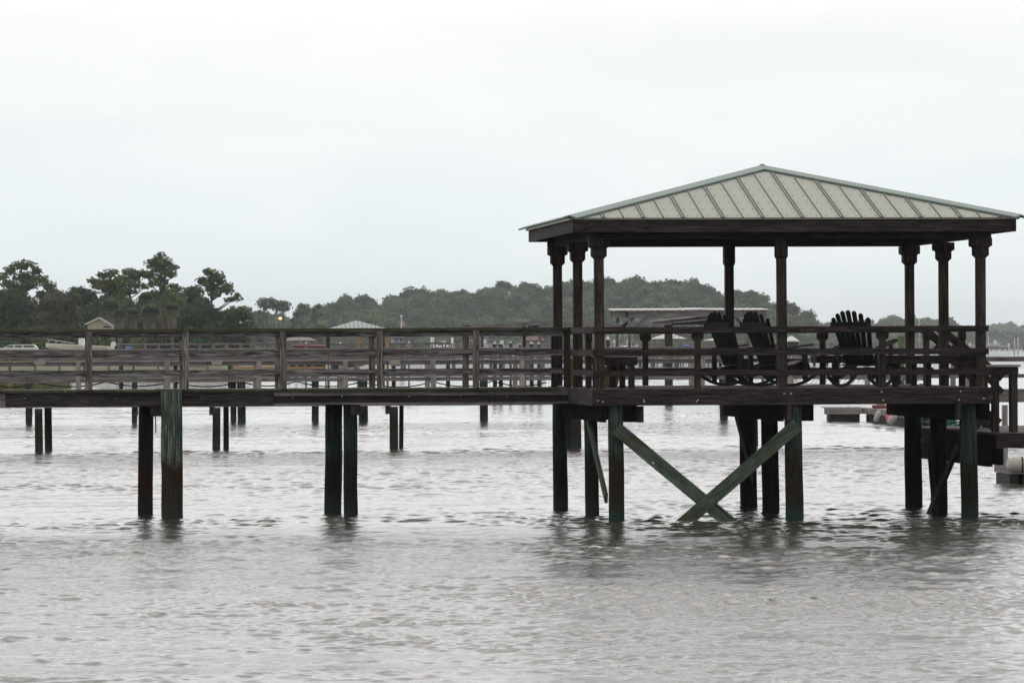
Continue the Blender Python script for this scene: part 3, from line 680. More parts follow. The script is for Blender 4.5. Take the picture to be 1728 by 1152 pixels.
E2, L2 = far_pier('wooden_pier', 'pale wooden pier behind the near one with thin flat cap rail', Y2, -60, 1800, 1.8, CAMH-1.20, CAMH-0.33, ((CAMH-0.46, CAMH-0.365), (CAMH-0.89, CAMH-0.80)), p2posts, 0.13,
    [(64.5, 0.1, .105, CAMH-1.56, 'pileg'), (80.5, 1.5, .10), (365, 0.1, .105, CAMH-1.56, 'pileg'), (381, 1.5, .075), (664, 0.1, .115, CAMH-1.56, 'pileg'), (677, 1.3, .06), (971, 0.3, .14, CAMH-1.6, 'pileg'), (960, 1.6, .12), (1270, 0.1, .13), (1262, 1.5, .12), (1572, 0.2), (1563, 1.6), (-230, 0)], 0.125, 'mid', 'pale', 'pile', 0.34)
for px_ in (67, 366, 666):
    b = MB(); x = L2(px_, -.1); b.prism([(-.15, .03), (.11, .05), (.15, .0), (.12, -.13), (-.10, -.12), (-.15, -.04)], (x, -0.12, pz(609.5, px_, Y2)), (1, 0, 0), (0, 0, 1), (0, 1, 0), .08); b.build('rail_bracket', M['pale'], E2)
for px_ in (654, 50, 228, 357):
    b = MB(); x = L2(px_, 1.0); b.bx(x-0.07, x+0.07, 0.9, 1.0, 0.9, 1.2); b.build('hanging_plank', M['mid'], E2)
Y3 = 166.0
p3posts = [17+41.6*k for k in range(0, 34)]
E3, L3 = far_pier('wooden_pier', 'second wooden pier back, dark underneath with closely spaced thin rail posts', Y3, -60, 1250, 2.0, CAMH-0.80, CAMH-0.03, ((CAMH-0.14, CAMH-0.06), (CAMH-0.42, CAMH-0.34)), p3posts, 0.085,
    [(48, 0), (227, 0, .10), (407, 0.2, .15), (393, 1.7, .11), (532, 0.3, .13), (612, 0, .17), (816, 0, .15), (1221, 0.2, .15)], 0.12, 'mid', 'mid', 'pile', 0.28, capt=0.04, backrail=False)
b = MB(); pts = []
for (xa, xb, lo_, hi_) in ((-20, 60, 653, 643), (60, 178, 652, 644), (178, 290, 651, 643), (290, 405, 652, 643), (405, 500, 651, 643), (500, 612, 652, 643), (612, 730, 653, 644), (730, 830, 652, 643), (830, 930, 651, 643)):
    for k in range(12):
        t = k/12; px_ = xa+(xb-xa)*t; py_ = hi_+(lo_-hi_)*4*t*(1-t); pts.append((L3(px_, 1.0), 1.0, pz(py_, px_, Y3+1)))
b.tube(pts, 0.022, 6); b.build('sagging_cable', M['ropem'], E3)
# the right-hand neighbour: short fourth pier with boathouse at 300 m
Y4 = 300.0
E4, L4 = far_pier('wooden_pier', 'distant grey pier in front of the left shore with small open rail panels', Y4, 198, 760, 2.4, CAMH-0.55, CAMH+0.31, ((CAMH+0.18, CAMH+0.27), (CAMH-0.12, CAMH-0.02)), [200+23*k for k in range(0, 25)], 0.11, [(k, (k % 3)*0.8) for k in range(204, 760, 92)], 0.14, 'mid', 'mid', 'pile', 0.3, capt=0.05)
Y5 = 610.0
E5, L5 = far_pier('wooden_pier', 'long far grey pier on many piles below the wooded hill', Y5, 760, 1520, 3.0, CAMH-0.35, CAMH+0.45, ((CAMH+0.05, CAMH+0.15), (CAMH+0.25, CAMH+0.33)), [762+17*k for k in range(0, 45)], 0.14, [(k, (k % 3)*1.0, .2) for k in range(765, 1520, 21)], 0.2, 'mid', 'mid', 'pile', 0.5, capt=0.08)
E6, L6 = far_pier('wooden_pier', 'farthest low pier out on open water at the right edge', 2000.0, 1560, 1800, 3.0, CAMH+0.0, CAMH+1.0, ((CAMH+0.4, CAMH+0.6),), [1562+8*k for k in range(0, 30)], 0.25, [(k, 0, .25) for k in range(1565, 1800, 9)], 0.2, 'mid', 'mid', 'pile', 0.5, capt=0.15)

# fresh timber frame by the third pier
def at_(px_, py_, Y): p = PX(px_, py_, Y); return Vector((p.x, p.y, p.z))
def thing_at(name, px_, Y, z, label, cat, rz=0.0, group=None):
    p = PX(px_, 600, Y); return empty(name, (p.x, Y, z), rz, label, cat, group)
def sw(Y): return Y/F              # metres per photo pixel at distance Y
e = thing_at('timber_trestle', 475, 240, -0.6, 'fresh orange timber frame standing by the second pier back', 'timber frame', TH); k = sw(240)
for px_ in (396, 401, 550):
    b = MB(); b.bx((px_-475)*k-0.05, (px_-475)*k+0.05, -0.05, 0.05, 0, pz(600, px_, 240)+0.6); b.build('post', M['fresh'], e)
b = MB(); b.bx((402-475)*k+.051, (549-475)*k-.051, -0.03, 0.03, pz(622.4, 475, 240)+0.6, pz(619, 475, 240)+0.6); b.build('rail', M['fresh'], e)
e = thing_at('timber_stakes', 14, 240, -0.6, 'pair of fresh orange timber stakes at the far left', 'stakes', TH)
for px_ in (14, 18): b = MB(); b.bx((px_-14)*k-0.04, (px_-14)*k+0.04, -0.05, 0.05, 0, pz(600, 14, 240)+0.6); b.build('stake', M['fresh'], e)
e = thing_at('pipe_pair', 554, 238, -0.6, 'pair of slim white pipes standing in the water left of centre', 'pipes')
for px_ in (551.5, 556): b = MB(); b.tube([((px_-554)*k, 0, 0), ((px_-554)*k, 0, pz(612, 554, 238)+0.6)], 0.025, 8); b.build('pipe', M['white'], e)
e = thing_at('timber_stakes', 912, 238, -0.6, 'single fresh orange timber stake between white boats, left of the gazebo', 'stakes', TH)
b = MB(); b.bx(-0.05, 0.05, -0.05, 0.05, 0, pz(600, 912, 238)+0.6); b.build('stake', M['fresh'], e)

# --- boathouse with green roof (x 558-648)
def hip_roof(m_, x0, x1, y0, y1, z0, z1, th=0.08, ridge=0.0):
    cx, cy = (x0+x1)/2, (y0+y1)/2; r = ridge/2
    vs = [(x0, y0, z0), (x1, y0, z0), (x1, y1, z0), (x0, y1, z0), (cx-r, cy, z1), (cx+r, cy, z1)]
    vs += [(v[0], v[1], v[2]-th) for v in vs[:4]]
    fs = [(0, 1, 5, 4), (1, 2, 5), (2, 3, 4, 5), (3, 0, 4), (0, 6, 7, 1), (1, 7, 8, 2), (2, 8, 9, 3), (3, 9, 6, 0), (9, 8, 7, 6)]
    m_.add(vs, vs, fs); return m_
Yb = 262; k = sw(Yb)
e = thing_at('boathouse', 603, Yb, -0.5, 'open boathouse with pale green hip roof on brown posts', 'boathouse', TH)
b = MB(); z0 = pz(555, 603, Yb)+0.5; z1 = pz(542, 603, Yb)+0.5; hip_roof(b, -50*k, 48*k, -1.5, 1.6, z0, z1+0.03, ridge=0.1); r_ = b.build('roof', M['mint'], e)
b = MB()
for i in range(-6, 7):
    x = i*7.2*k; h = 1-abs(x)/(49*k)
    b.beam((x, -1.51, z0+0.02), (x*1.0, -1.51+1.5*h, z0+0.02+(z1-z0)*h), 0.03, 0.04)
b.build('roof_seams', M['seam'], r_)
for px_, y in ((549, -1.2), (602, -1.2), (655, -1.2), (551, 1.2), (653, 1.2)):
    b = MB(); x = (px_-603)*k*0.93; b.bx(x-0.075, x+0.075, y-0.075, y+0.075, 0, z0-0.085); b.build('post', M['fresh'] if px_ > 600 and y < 0 else M['gzpost'], e)
# --- flat brown boathouse roof (x 790-1045)
Yb = 232; k = sw(Yb)
e = thing_at('boathouse', 905, Yb, -0.6, 'open boathouse with low dark plank gable roof left of the gazebo posts', 'boathouse', TH)
z = lambda py, px_=905: pz(py, px_, Yb)+0.6
rr = MB(); rr.beam((-115*k, -1.2, z(551)), (0, -1.2, z(545.6)), 0.05, 0.2); rr.beam((0, -1.2, z(545.6)), (140*k, -1.2, z(550)), 0.05, 0.2); rr.build('barge_board', M['mid'], e)
rr = MB(); rr.beam((-117*k, 0.3, z(549.6)), (0, 0.3, z(544.2)), 2.9, 0.05); rr.beam((0, 0.3, z(544.2)), (142*k, 0.3, z(548.6)), 2.9, 0.05); rr.build('roof', M['gz'], e)
rr = MB(); rr.bx(-100*k, 135*k, 1.2, 1.3, z(556), z(552)); rr.bx(-10*k, 3*k, -1.15, 1.2, z(556), z(548)); rr.build('roof_beam', M['black'], e)
for px_, y, mt in ((889, 1.3, 'gz'), (907, -1.2, 'mid'), (985, 1.3, 'gz'), (817, 1.3, 'mid'), (1010, -1.2, 'mid')):
    x = (px_-905)*k; b = MB(); b.bx(x-0.075, x+0.075, y-0.075, y+0.075, 0, z(550)); b.build('post', M[mt], e)
# --- corrugated roof shed (x 1030-1285)
Yb = 236; k = sw(Yb)
e = thing_at('boat_shed', 1160, Yb, -0.6, 'open grey timber boat shed with scalloped white corrugated roof', 'boat shed', TH)
z = lambda py, px_=1160: pz(py, px_, Yb)+0.6
n = 150; m_ = MB(); vs = []; fs = []; x0, x1 = (1030-1160)*k, (1292-1160)*k
for j, (yy, dz) in enumerate(((-1.3, 0.0), (1.4, 0.09))):
    for i in range(n+1):
        x = x0+(x1-x0)*i/n; c_ = 0.035*abs(math.sin(math.pi*(x-x0)/(11.7*k)))**0.5; sag = 0.03*math.exp(-((i/n-0.56)/0.07)**2)
        vs += [(x, yy, z(523.5)+dz+c_+sag), (x, yy, z(523.5)+dz+c_+sag-0.05+c_*0)]
for i in range(n):
    a_ = 2*i; b_ = 2*(n+1)+2*i
    fs += [(a_, a_+2, b_+2, b_), (a_+1, b_+1, b_+3, a_+3), (a_, a_+1, a_+3, a_+2), (b_, b_+2, b_+3, b_+1)]
m_.add(vs, vs, fs); m_.build('roof', M['whiteroof'], e)
b = MB(); b.beam(((1055-1160)*k, -1.15, z(530.5)), (x1-0.1, -1.15, z(530.5)), 0.05, 0.37); b.build('beam', M['mid'], e)
b = MB(); b.beam(((1035-1160)*k, 1.1, z(529.5)), (x1-0.1, 1.1, z(529.5)), 0.05, 0.34); b.build('beam', M['gz'], e)
b = MB(); b.beam(((1050-1160)*k, -1.1, z(531)), ((1037-1160)*k, 1.1, z(530)), 0.05, 0.32); b.build('beam', M['mid'], e)
for pa, pb, y in ((1042, 1046, 1.1), (1057, 1057, -1.1), (1268, 1268, 1.1), (1283, 1283, -1.1)):
    b = MB(); b.beam(((pa-1160)*k, y, 0), ((pb-1160)*k, y, z(531)), 0.15, 0.15, up=(1, 0, 0)); b.build('post', M['mid'], e)
for (pa, qa, pb, qb, y, mt) in ((1062, 558, 1096, 524, -1.15, 'mid'), (1052, 553, 1076, 532, 1.0, 'gz'), (1250, 530, 1283, 566, -1.15, 'mid'), (1243, 530, 1268, 560, 1.0, 'mid')):
    b = MB(); b.beam(((pa-1160)*k, y, z(qa)), ((pb-1160)*k, y, z(qb)), 0.05, 0.15); b.build('brace', M[mt], e)
# --- low dark hip roof in front (x 1095-1232)
Yb = 222; k = sw(Yb)
e = thing_at('boat_lift_roof', 1165, Yb, -0.6, 'low dark sloping plank roof on one thick post in front of the white-roofed boat shed', 'lift roof', TH)
z = lambda py, px_=1165: pz(py, px_, Yb)+0.6
m_ = MB()
vs = [(-68*k, -0.9, z(548.5)), (62*k, -0.9, z(547.5)), (62*k, 1.6, z(545)), (-68*k, 1.6, z(545)), (-66*k, -0.9, z(542)), (5*k, -0.9, z(534.5)), (62*k, -0.9, z(537)), (62*k, 1.6, z(537)), (5*k, 1.6, z(533.5)), (-66*k, 1.6, z(541))]
m_.add(vs, vs, [(0, 1, 6, 5, 4), (3, 9, 8, 7, 2), (4, 5, 8, 9), (5, 6, 7, 8), (0, 4, 9, 3), (1, 2, 7, 6), (0, 3, 2, 1)]); m_.build('roof', M['black'], e)
b = MB(); b.beam((-66*k, -0.93, z(546.5)), (60*k, -0.93, z(536.5)), 0.04, 0.07); b.beam((-66*k, -0.93, z(543.0)), (5*k, -0.93, z(535.2)), 0.04, 0.05); b.beam((-69*k, -0.94, z(548.6)), (-36*k, -0.94, z(546.0)), 0.05, 0.1); b.build('barge_board', M['mid'], e)
b = MB(); x = (1125.5-1165)*k; b.bx(x-0.18, x+0.18, -0.7, -0.37, 0, z(548)); b.build('post', M['gzpost'], e)
for pa in (1134, 1142):
    b = MB(); b.beam(((pa-1165)*k, -0.5, z(570)), ((pa+16-1165)*k, -0.5, z(547)), 0.02, 0.02); b.build('brace', M['black'], e)
b = MB(); b.tube([((1222-1165)*k, 1.2, 0), ((1222-1165)*k, 1.2, z(546))], 0.07, 10); b.build('post', M['gzpost'], e)

# --- far pavilions
def pavilion(px0, px1, pyt, pye, pyb, Y, label, roofm, name='pavilion', deep=3.2, cat='pavilion', ridge=0.0):
    k = sw(Y); c = (px0+px1)/2; e = thing_at(name, c, Y, 0.0, label, cat, TH); w = (px1-px0)/2*k
    b = MB(); hip_roof(b, -w, w, -deep/2, deep/2, pz(pye, c, Y), pz(pyt, c, Y), ridge=ridge*w); b.build('roof', M[roofm], e)
    for sx in (-0.8, -0.27, 0.27, 0.8):
        for sy in (-0.8, 0.8):
            b = MB(); b.bx(sx*w-0.08, sx*w+0.08, sy*deep/2-0.08, sy*deep/2+0.08, -1.0, pz(pye, c, Y)-0.082); b.build('post', M['mid'], e)
    b = MB(); b.bx(-w, w, -deep/2, deep/2, pz(pyb, c, Y)-0.2, pz(pyb, c, Y)); b.build('deck', M['mid'], e)
    return e
pavilion(1101, 1156, 561, 571, 588, 612, 'white hip-roofed pavilion over the far water under the dark sloping roof', 'whiteroof')
pavilion(1189, 1214, 571, 574, 588, 640, 'small flat pale-roofed shelter on the far pier, right of the white pavilion', 'whiteroof')
pavilion(482, 532, 566, 574, 589, 420, 'shingle-roofed dock shelter left of the green-roofed boathouse', 'shroof', ridge=0.7)
pavilion(1400, 1450, 568, 580, 592, 1150, 'far low shed behind the lone rocking chair', 'brownroof', ridge=0.8)
# small house with pinkish roof (x 878-922)
def hut(px0, px1, pyt, pye, pyb, Y, label, roofm, wallm, cat='hut', win=True, deep=2.5, gable=False):
    k = sw(Y); c = (px0+px1)/2; e = thing_at('hut', c, Y, 0, label, cat, TH); w = (px1-px0)/2*k; zt, ze, zb_ = pz(pyt, c, Y), pz(pye, c, Y), pz(pyb, c, Y)
    b = MB(); b.bx(-w*0.82, w*0.82, -deep/2, deep/2, zb_, ze-0.085); b.build('wall', M[wallm], e)
    b = MB(); hip_roof(b, -w, w, -deep/2-0.2, deep/2+0.2, ze, zt, ridge=w*0.5); b.build('roof', M[roofm], e)
    if win:
        for sx in (-0.4, 0.4):
            b = MB(); b.bx(sx*w-0.17*w*1.4, sx*w+0.17*w*1.4, -deep/2-0.05, -deep/2-0.003, ze-(ze-zb_)*0.62, ze-(ze-zb_)*0.2); f = b.build('window', M['white'], e)
            b = MB(); b.bx(sx*w-0.17*w*1.1, sx*w+0.17*w*1.1, -deep/2-0.06, -deep/2-0.052, ze-(ze-zb_)*0.57, ze-(ze-zb_)*0.25); b.build('pane', M['glass'], f)
    b = MB()
    for sx in (-.7, .7):
        for sy in (-.7, .7): b.bx(sx*w-.1, sx*w+.1, sy*deep/2-.1, sy*deep/2+.1, -1, zb_-.002)
    b.build('stilts', M['mid'], e)
    return e
hut(660, 682, 562, 570, 580, 420, 'pale blue dock hut with two windows beside the flagpole', 'greyroof', 'blueh')
hut(879, 922, 567, 574, 588, 420, 'dock hut with pinkish brown roof under the dark plank roof', 'brownroof', 'shroof', win=False)
hut(1325, 1345, 567, 575, 588, 420, 'small hut with pale pointed roof behind the middle front post', 'whiteroof', 'pileg', win=False)

# capped pilings and lamps
def piling(px_, pyt, Y, wpx, label, capm, pm, cap_h=5, grp=None):
    k = sw(Y); e = thing_at('piling', px_, Y, -1.0, label, 'piling', 0, grp); r = wpx/2*k; zt = pz(pyt+cap_h, px_, Y)+1.0
    b = MB(); b.tube([(0, 0, 0), (0, 0, zt)], [r*1.03, r], 14); b.build('pile', M[pm], e)
    b = MB(); b.tube([(0, 0, zt+0.002), (0, 0, zt+cap_h*0.2*k), (0, 0, zt+cap_h*k)], [r*1.15, r*1.15, 0.01], 14, smooth=False); b.build('cap', M[capm], e)
piling(835, 575.5, 230, 7, 'green piling with dark pointed cap, left one of two close together', 'galv', 'pileg')
piling(845, 576, 230, 7, 'green piling with dark pointed cap, right one of two close together', 'galv', 'pileg')
piling(897, 575.5, 230, 7, 'green piling with pointed cap in front of the pinkish-roofed hut', 'galv', 'pileg')
piling(909, 576, 230, 5, 'slim green piling with pointed cap at right side of the pinkish-roofed hut', 'galv', 'pileg')
piling(861.5, 575.5, 230, 4, 'slim green piling with bright white dome cap left of the pinkish-roofed hut', 'white', 'pileg', 3)
piling(877.5, 579, 260, 3, 'short piling with small white cap near the pinkish-roofed hut', 'white', 'pile', 2)
piling(1026, 566, 228, 6, 'piling with white lantern just right of the left front gazebo post', 'white', 'pile', 7)
piling(1521, 567, 230, 11, 'thick green mossy piling left of the right back gazebo post', 'mossy', 'mossy', 0.6)
def lamp(px_, py_, Y, label):
    k = sw(Y); e = thing_at('dock_lamp', px_, Y, -1.0, label, 'dock lamp'); zt = pz(py_, px_, Y)+1.0
    b = MB(); b.tube([(0, 0, 0), (0, 0, zt)], 0.05, 8); b.build('post', M['mid'], e)
    b = MB(); b.tube([(0, 0, zt), (0, 0, zt+.06), (0, 0, zt+.10)], [1.8*k, 1.5*k, 0.01], 10); b.build('lamp_head', M['white'], e)
lamp(516.5, 580, 260, 'white-headed dock lamp post between shingle shelter and green roof')
lamp(574.5, 579.5, 260, 'white-headed dock lamp post under the left half of the green roof')
lamp(690, 578.5, 260, 'white-headed dock lamp post just right of the flagpole')

# flagpole
e = thing_at('flagpole', 677.5, 430, 0.3, 'tall pole with a drooping red and white striped flag', 'flagpole'); k = sw(430)
b = MB(); b.tube([(0, 0, 0), (0, 0, pz(534.5, 677, 430)-0.3)], 0.05, 8); b.build('pole', M['white'], e)
b = MB(); b.ball((0, 0, pz(534, 677, 430)-0.28), 0.12); b.build('finial', M['white'], e)
b = MB(); w = MB(); zt = pz(538.5, 677, 430)-0.3; zb_ = pz(551.5, 677, 430)-0.3
for i in range(8):
    x = 0.06+i*0.032; y_ = 0.05*math.sin(i*1.9); (b if i % 2 == 0 else w).beam((x-0.12, y_, zt-i*0.02), (x*1.1, y_*1.3, zb_+0.1*abs(i-4)*0.6), 0.034, 0.05, up=(0, 1, 0))
f = b.build('flag', M['cloth'], e); w.build('flag_white_stripes', M['white'], f)
# utility poles
def upole(px_, pyt, Y, label, arms=2):
    e = thing_at('utility_pole', px_, Y, 0.5, label, 'utility pole'); zt = pz(pyt, px_, Y)-0.5
    b = MB(); b.tube([(0, 0, 0), (0, 0, zt)], 0.16, 8); b.build('pole', M['barkg'], e)
    for i in range(arms): b = MB(); b.bx(-1.1, 1.1, -.08, .08, zt-0.5-i*1.1, zt-0.3-i*1.1); b.build('crossarm', M['barkg'], e)
    return e
upole(575, 533, 1000, 'grey utility pole with crossarms behind the green-roofed boathouse')
e = thing_at('street_lamp', 466, 900, 0.5, 'street lamp glowing orange among trees at left of the hill', 'street lamp'); zt = pz(535, 466, 900)-0.5
b = MB(); b.tube([(0, 0, 0), (0, 0, zt)], 0.13, 8); b.build('pole', M['barkg'], e)
b = MB(); b.bx(0.131, 0.8, -.05, .05, zt-.15, zt-.05); b.build('arm', M['barkg'], e)
m, t, bb_ = newmat('glowing_lamp'); bb_.inputs['Emission Color'].default_value = (1, 0.42, 0.12, 1); bb_.inputs['Emission Strength'].default_value = 7; bb_.inputs['Base Color'].default_value = (.8, .5, .3, 1)
b = MB(); b.ball((0.85, 0, zt-.25), (0.30, 0.25, 0.22)); b.build('lamp_head', m, e)
# lines
b = MB(); base = PX(466, 560, 905)
pts1 = [PX(466+ (575-466)*i/10, 541-2*(i/10)+3*4*(i/10)*(1-i/10)*0.4, 905+95*i/10) for i in range(11)]
b.tube([p-base for p in pts1], 0.035, 4)
tag(b.build('power_line', M['ropem'], None, base), 'thin overhead line between the glowing street lamp and the utility pole', 'power line')

# ------------------------------------------------------------------ boats
def boat(name, L, label, cat='boat', rz=0.0, loc=(0, 0, 0), top=False, rail=True, motor=True, group=None, mat='white'):
    e = empty(name, loc, rz, label, cat, group); m_ = MB(); n = 18; rings = []; B = L*0.17
    for i in range(n+1):
        t = i/n; x = -L/2+L*t                      # bow at -x
        wd = B*min(1, (math.sin(min(1, t*1.9)*math.pi/2))**0.75)+0.01; sh = L*(0.165-0.055*t); kz = L*0.0*t+L*0.10*(1-min(1, t*2.6))**1.6
        ch = kz+(sh-kz)*0.42
        rings.append([(x, -wd, sh), (x, -wd*0.98, sh-L*0.018), (x, -wd*0.80, ch), (x, 0, kz), (x, wd*0.80, ch), (x, wd*0.98, sh-L*0.018), (x, wd, sh), (x, wd*0.8, sh-0.01), (x, -wd*0.8, sh-0.01)])
    vs = [p for r in rings for p in r]; k9 = 9; fs = []
    for i in range(n):
        for j in range(k9): fs.append((i*k9+j, i*k9+(j+1) % k9, (i+1)*k9+(j+1) % k9, (i+1)*k9+j))
    fs += [tuple(range(k9)), tuple(n*k9+j for j in reversed(range(k9)))]
    m_.add(vs, vs, fs); m_.build('hull', M[mat], e)
    zc = L*0.115
    c = MB(); c.prism([(0.02*L, zc), (0.02*L, zc+0.12*L), (0.05*L, zc+0.155*L), (0.10*L, zc+0.14*L), (0.125*L, zc)], (0, 0, 0), (1, 0, 0), (0, 0, 1), (0, 1, 0), B*0.8); c = c.build('console', M['white'], e)
    w = MB(); w.prism([(0.015*L, zc+0.13*L), (0.045*L, zc+0.20*L), (0.10*L, zc+0.20*L), (0.11*L, zc+0.14*L)], (0, 0, 0), (1, 0, 0), (0, 0, 1), (0, 1, 0), B*0.7); w.build('windshield', M['galv'], c)
    if rail:
        r = MB()
        for s_ in (-1, 1):
            pts = []
            for i in range(0, 9):
                t = 0.0+i/8*0.45; wd = B*min(1, (math.sin(min(1, t*1.9)*math.pi/2))**0.75)*0.92+0.01; pts.append((-L/2+L*t, s_*wd, L*(0.165-0.055*t)+L*0.065*(1-t*1.6)))
            r.tube(pts, 0.02, 6)
            for i in (1, 3, 5): p = pts[i]; r.tube([(p[0], p[1], p[2]), (p[0]-0.08, p[1], p[2]-L*0.06)], 0.016, 6)
        r.build('bow_rail', M['galv'], e)
    if motor:
        o = MB(); o.prism([(0, 0.02*L), (0.0, 0.15*L), (0.02*L, 0.185*L), (0.07*L, 0.18*L), (0.085*L, 0.13*L), (0.06*L, 0.10*L), (0.05*L, -0.06*L), (0.03*L, -0.06*L)], (L/2+0.02*L, 0, 0), (1, 0, 0), (0, 0, 1), (0, 1, 0), 0.055*L); o.build('outboard_motor', M['white'], e)
    if top:
        tt = MB(); tt.bx(-0.02*L, 0.2*L, -B*0.75, B*0.75, zc+0.34*L, zc+0.36*L)
        q = tt.build('t_top', M[top], e); f = MB()
        for x in (0.02*L, 0.16*L):
            for s_ in (-1, 1): f.tube([(x, s_*B*0.45, zc), (x, s_*B*0.55, zc+0.34*L)], 0.03, 6)
        f.build('t_top_frame', M['galv'], q)
    return e
def bat(px_, py_keel, Y): p = PX(px_, py_keel, Y); return (p.x, Y, p.z)
GZL = 1.93
e = boat('motor_boat', 6.15, 'cream open motor boat with bow rail on a trailer on the left shore', loc=(PX(131, 600, 440).x, 440, pz(596.3, 131, 440)), mat='offwhite')
tr = empty('boat_trailer', (PX(131, 600, 440).x, 440, GZL-0.35), 0, 'low dark boat trailer under the cream motor boat', 'trailer'); q = pz(596.3, 131, 440)-GZL+0.35
b = MB(); b.bx(-3.6, 2.6, -0.45, -0.37, 0.35, 0.45); b.bx(-3.6, 2.6, 0.37, 0.45, 0.35, 0.45); b.bx(-2, -1.9, -.369, .369, 0.35, 0.45); b.bx(1.4, 1.5, -.369, .369, 0.35, 0.45); b.build('frame', M['galv'], tr)
b = MB()
for x in (-1.6, 1.2):
    for s_ in (-.41, .41): b.bx(x-.05, x+.05, s_-.05, s_+.05, 0.451, max(.5, q+0.05))
b.build('bunks', M['galv'], tr)
for s_ in (-.62, .62): b = MB(); b.tube([(1.0, s_-.1, .33), (1.0, s_+.1, .33)], .33, 16); b.build('wheel', M['rubber'], tr)
e = boat('motor_boat', 6.2, 'white motor boat with t-top raised on a lift right of the flagpole', rz=math.radians(245), loc=bat(750, 590.5, 950), top='whiteroof', rail=False)
lf = thing_at('boat_lift', 750, 950, -1.0, 'boat lift of four white posts round the white boat right of the flagpole', 'boat lift'); k = sw(950)
for px_, y in ((729, -1.3), (732, 1.5), (763, 1.5), (762, -1.3)):
    b = MB(); x = (px_-750)*k*1.05; b.tube([(x, y, 0), (x, y, pz(569, px_, 950)+1)], 0.16, 8); b.build('post', M['white'], lf)
for y in (-1.3, 1.5): b = MB(); b.bx(-20*k, 12*k, y+.12, y+.24, pz(593, 750, 950)+.85, pz(593, 750, 950)+1.0); b.build('cradle', M['galv'], lf)
boat('motor_boat', 7.5, 'white boat with high roof behind the slim post left of the capped piling pair', rz=math.radians(70), loc=bat(815, 591, 960), top='whiteroof')
boat('motor_boat', 6.5, 'white boat behind the pair of pointed pilings', rz=math.radians(165), loc=bat(850, 590.5, 950), rail=True)
boat('motor_boat', 6.5, 'white boat with roof between the left front gazebo post and the shed post', rz=math.radians(60), loc=bat(1037, 590, 950), top='whiteroof')
boat('motor_boat', 6.5, 'white boat with flat roof right of the shed posts, left of the white pavilion', rz=math.radians(235), loc=bat(1063, 590, 950), top='whiteroof')
boat('motor_boat', 8.0, 'low white boat moored below the far shore at right edge', rz=math.radians(12), loc=bat(1677, 588.3, 1300))
boat('motor_boat', 7.0, 'small low white boat right of the front right gazebo rail', rz=math.radians(170), loc=bat(1664, 587.5, 1100))
boat('motor_boat', 6.0, 'small white boat moored under the left shelter of the distant docks', rz=math.radians(75), loc=bat(490, 606, 900), rail=False)
boat('motor_boat', 3.3, 'white flat boat lying at the left docks under the near top rail', rz=math.radians(3), loc=bat(404, 594, 1000), rail=False)
boat('motor_boat', 5.5, 'white boat at the distant dock, seen between rails left of the orange stake', rz=math.radians(3), loc=bat(862, 607, 890), rail=False)
boat('motor_boat', 7.0, 'long white boat at the distant dock, seen below the blue hut', rz=math.radians(3), loc=bat(712, 607, 890), rail=False)
def kayak(px_, py_, Y, L, mat, label, rz=0.0):
    b = MB(); pts = []; rr = []
    for i in range(13): t = i/12; pts.append((-L/2+L*t, 0, 0.10*(2*t-1)**4)); rr.append(0.02+0.17*math.sin(math.pi*t)**0.6)
    b.tube(pts, rr, 12); p = PX(px_, py_, Y); o = b.build('kayak', M[mat], None, p); o.rotation_euler = (0, 0, rz); o.scale = (1, 1, 0.6); tag(o, label, 'kayak'); return o
kayak(510, 583.7, 290, 1.3, 'redp', 'left one of two red kayaks lying on the distant pier'); kayak(535, 584.5, 290, 1.2, 'redp', 'right one of two red kayaks lying on the distant pier')
kayak(1486, 686, 158, 0.6, 'redp', 'small red kayak on the floating dock behind the gazebo', 0.2)
def tarp(px_, py_, Y, w, h, label):
    p = PX(px_, py_, Y); b = MB(); b.ball((0, 0, 0), (w/2, 0.8, h), 14, 8); o = b.build('tarp_cover', M['bluet'], None, p); tag(o, label, 'tarp')
tarp(1158.5, 583, 606, 0.9, 0.14, 'bright blue tarp on the far pier right of the white pavilion')
e = thing_at('drum', 217, 420, GZL, 'bright blue drum on the left shore right of the outboard motor', 'drum')
b = MB(); b.tube([(0, 0, 0), (0, 0, .06), (0, 0, .85), (0, 0, .9)], [.26, .3, .3, .26], 14); b.build('barrel', M['bluet'], e)
# --- SUV
k = sw(446); e = thing_at('parked_suv', 26, 446, GZL-0.35, 'white boxy four-wheel drive parked on the left shore beside the trailered boat', 'suv')
zb_ = lambda py: pz(py, 26, 446)-GZL+0.35
zr = zb_(581.2); zw = zb_(586.6)
b = MB(); b.prism([(-2.55, 0.38), (-2.55, zw-0.25), (-2.4, zw-0.12), (-1.15, zw), (2.15, zw), (2.25, zw-0.3), (2.25, 0.4), (1.9, .36), (-2.2, .36)], (0, 0, 0), (1, 0, 0), (0, 0, 1), (0, 1, 0), 1.8); bo = b.build('body', M['white'], e)
b = MB(); b.prism([(-1.12, zw+.002), (-0.55, zr-0.06), (-0.4, zr), (1.75, zr), (1.95, zr-.08), (2.13, zw+.002)], (0, 0, 0), (1, 0, 0), (0, 0, 1), (0, 1, 0), 1.6); ca = b.build('cabin', M['white'], e)
for x0, x1, sl in ((-0.93, -0.1, 1), (0.05, 0.72, 0), (0.88, 1.9, 0)):
    b = MB(); h0, h1 = zw+0.04, zr-0.10
    b.prism([(x0, h0), (x0+(0.5 if sl else 0), h1), (x1, h1), (x1, h0)], (0, 0, 0), (1, 0, 0), (0, 0, 1), (0, 1, 0), 1.63); b.build('window', M['glass'], ca)
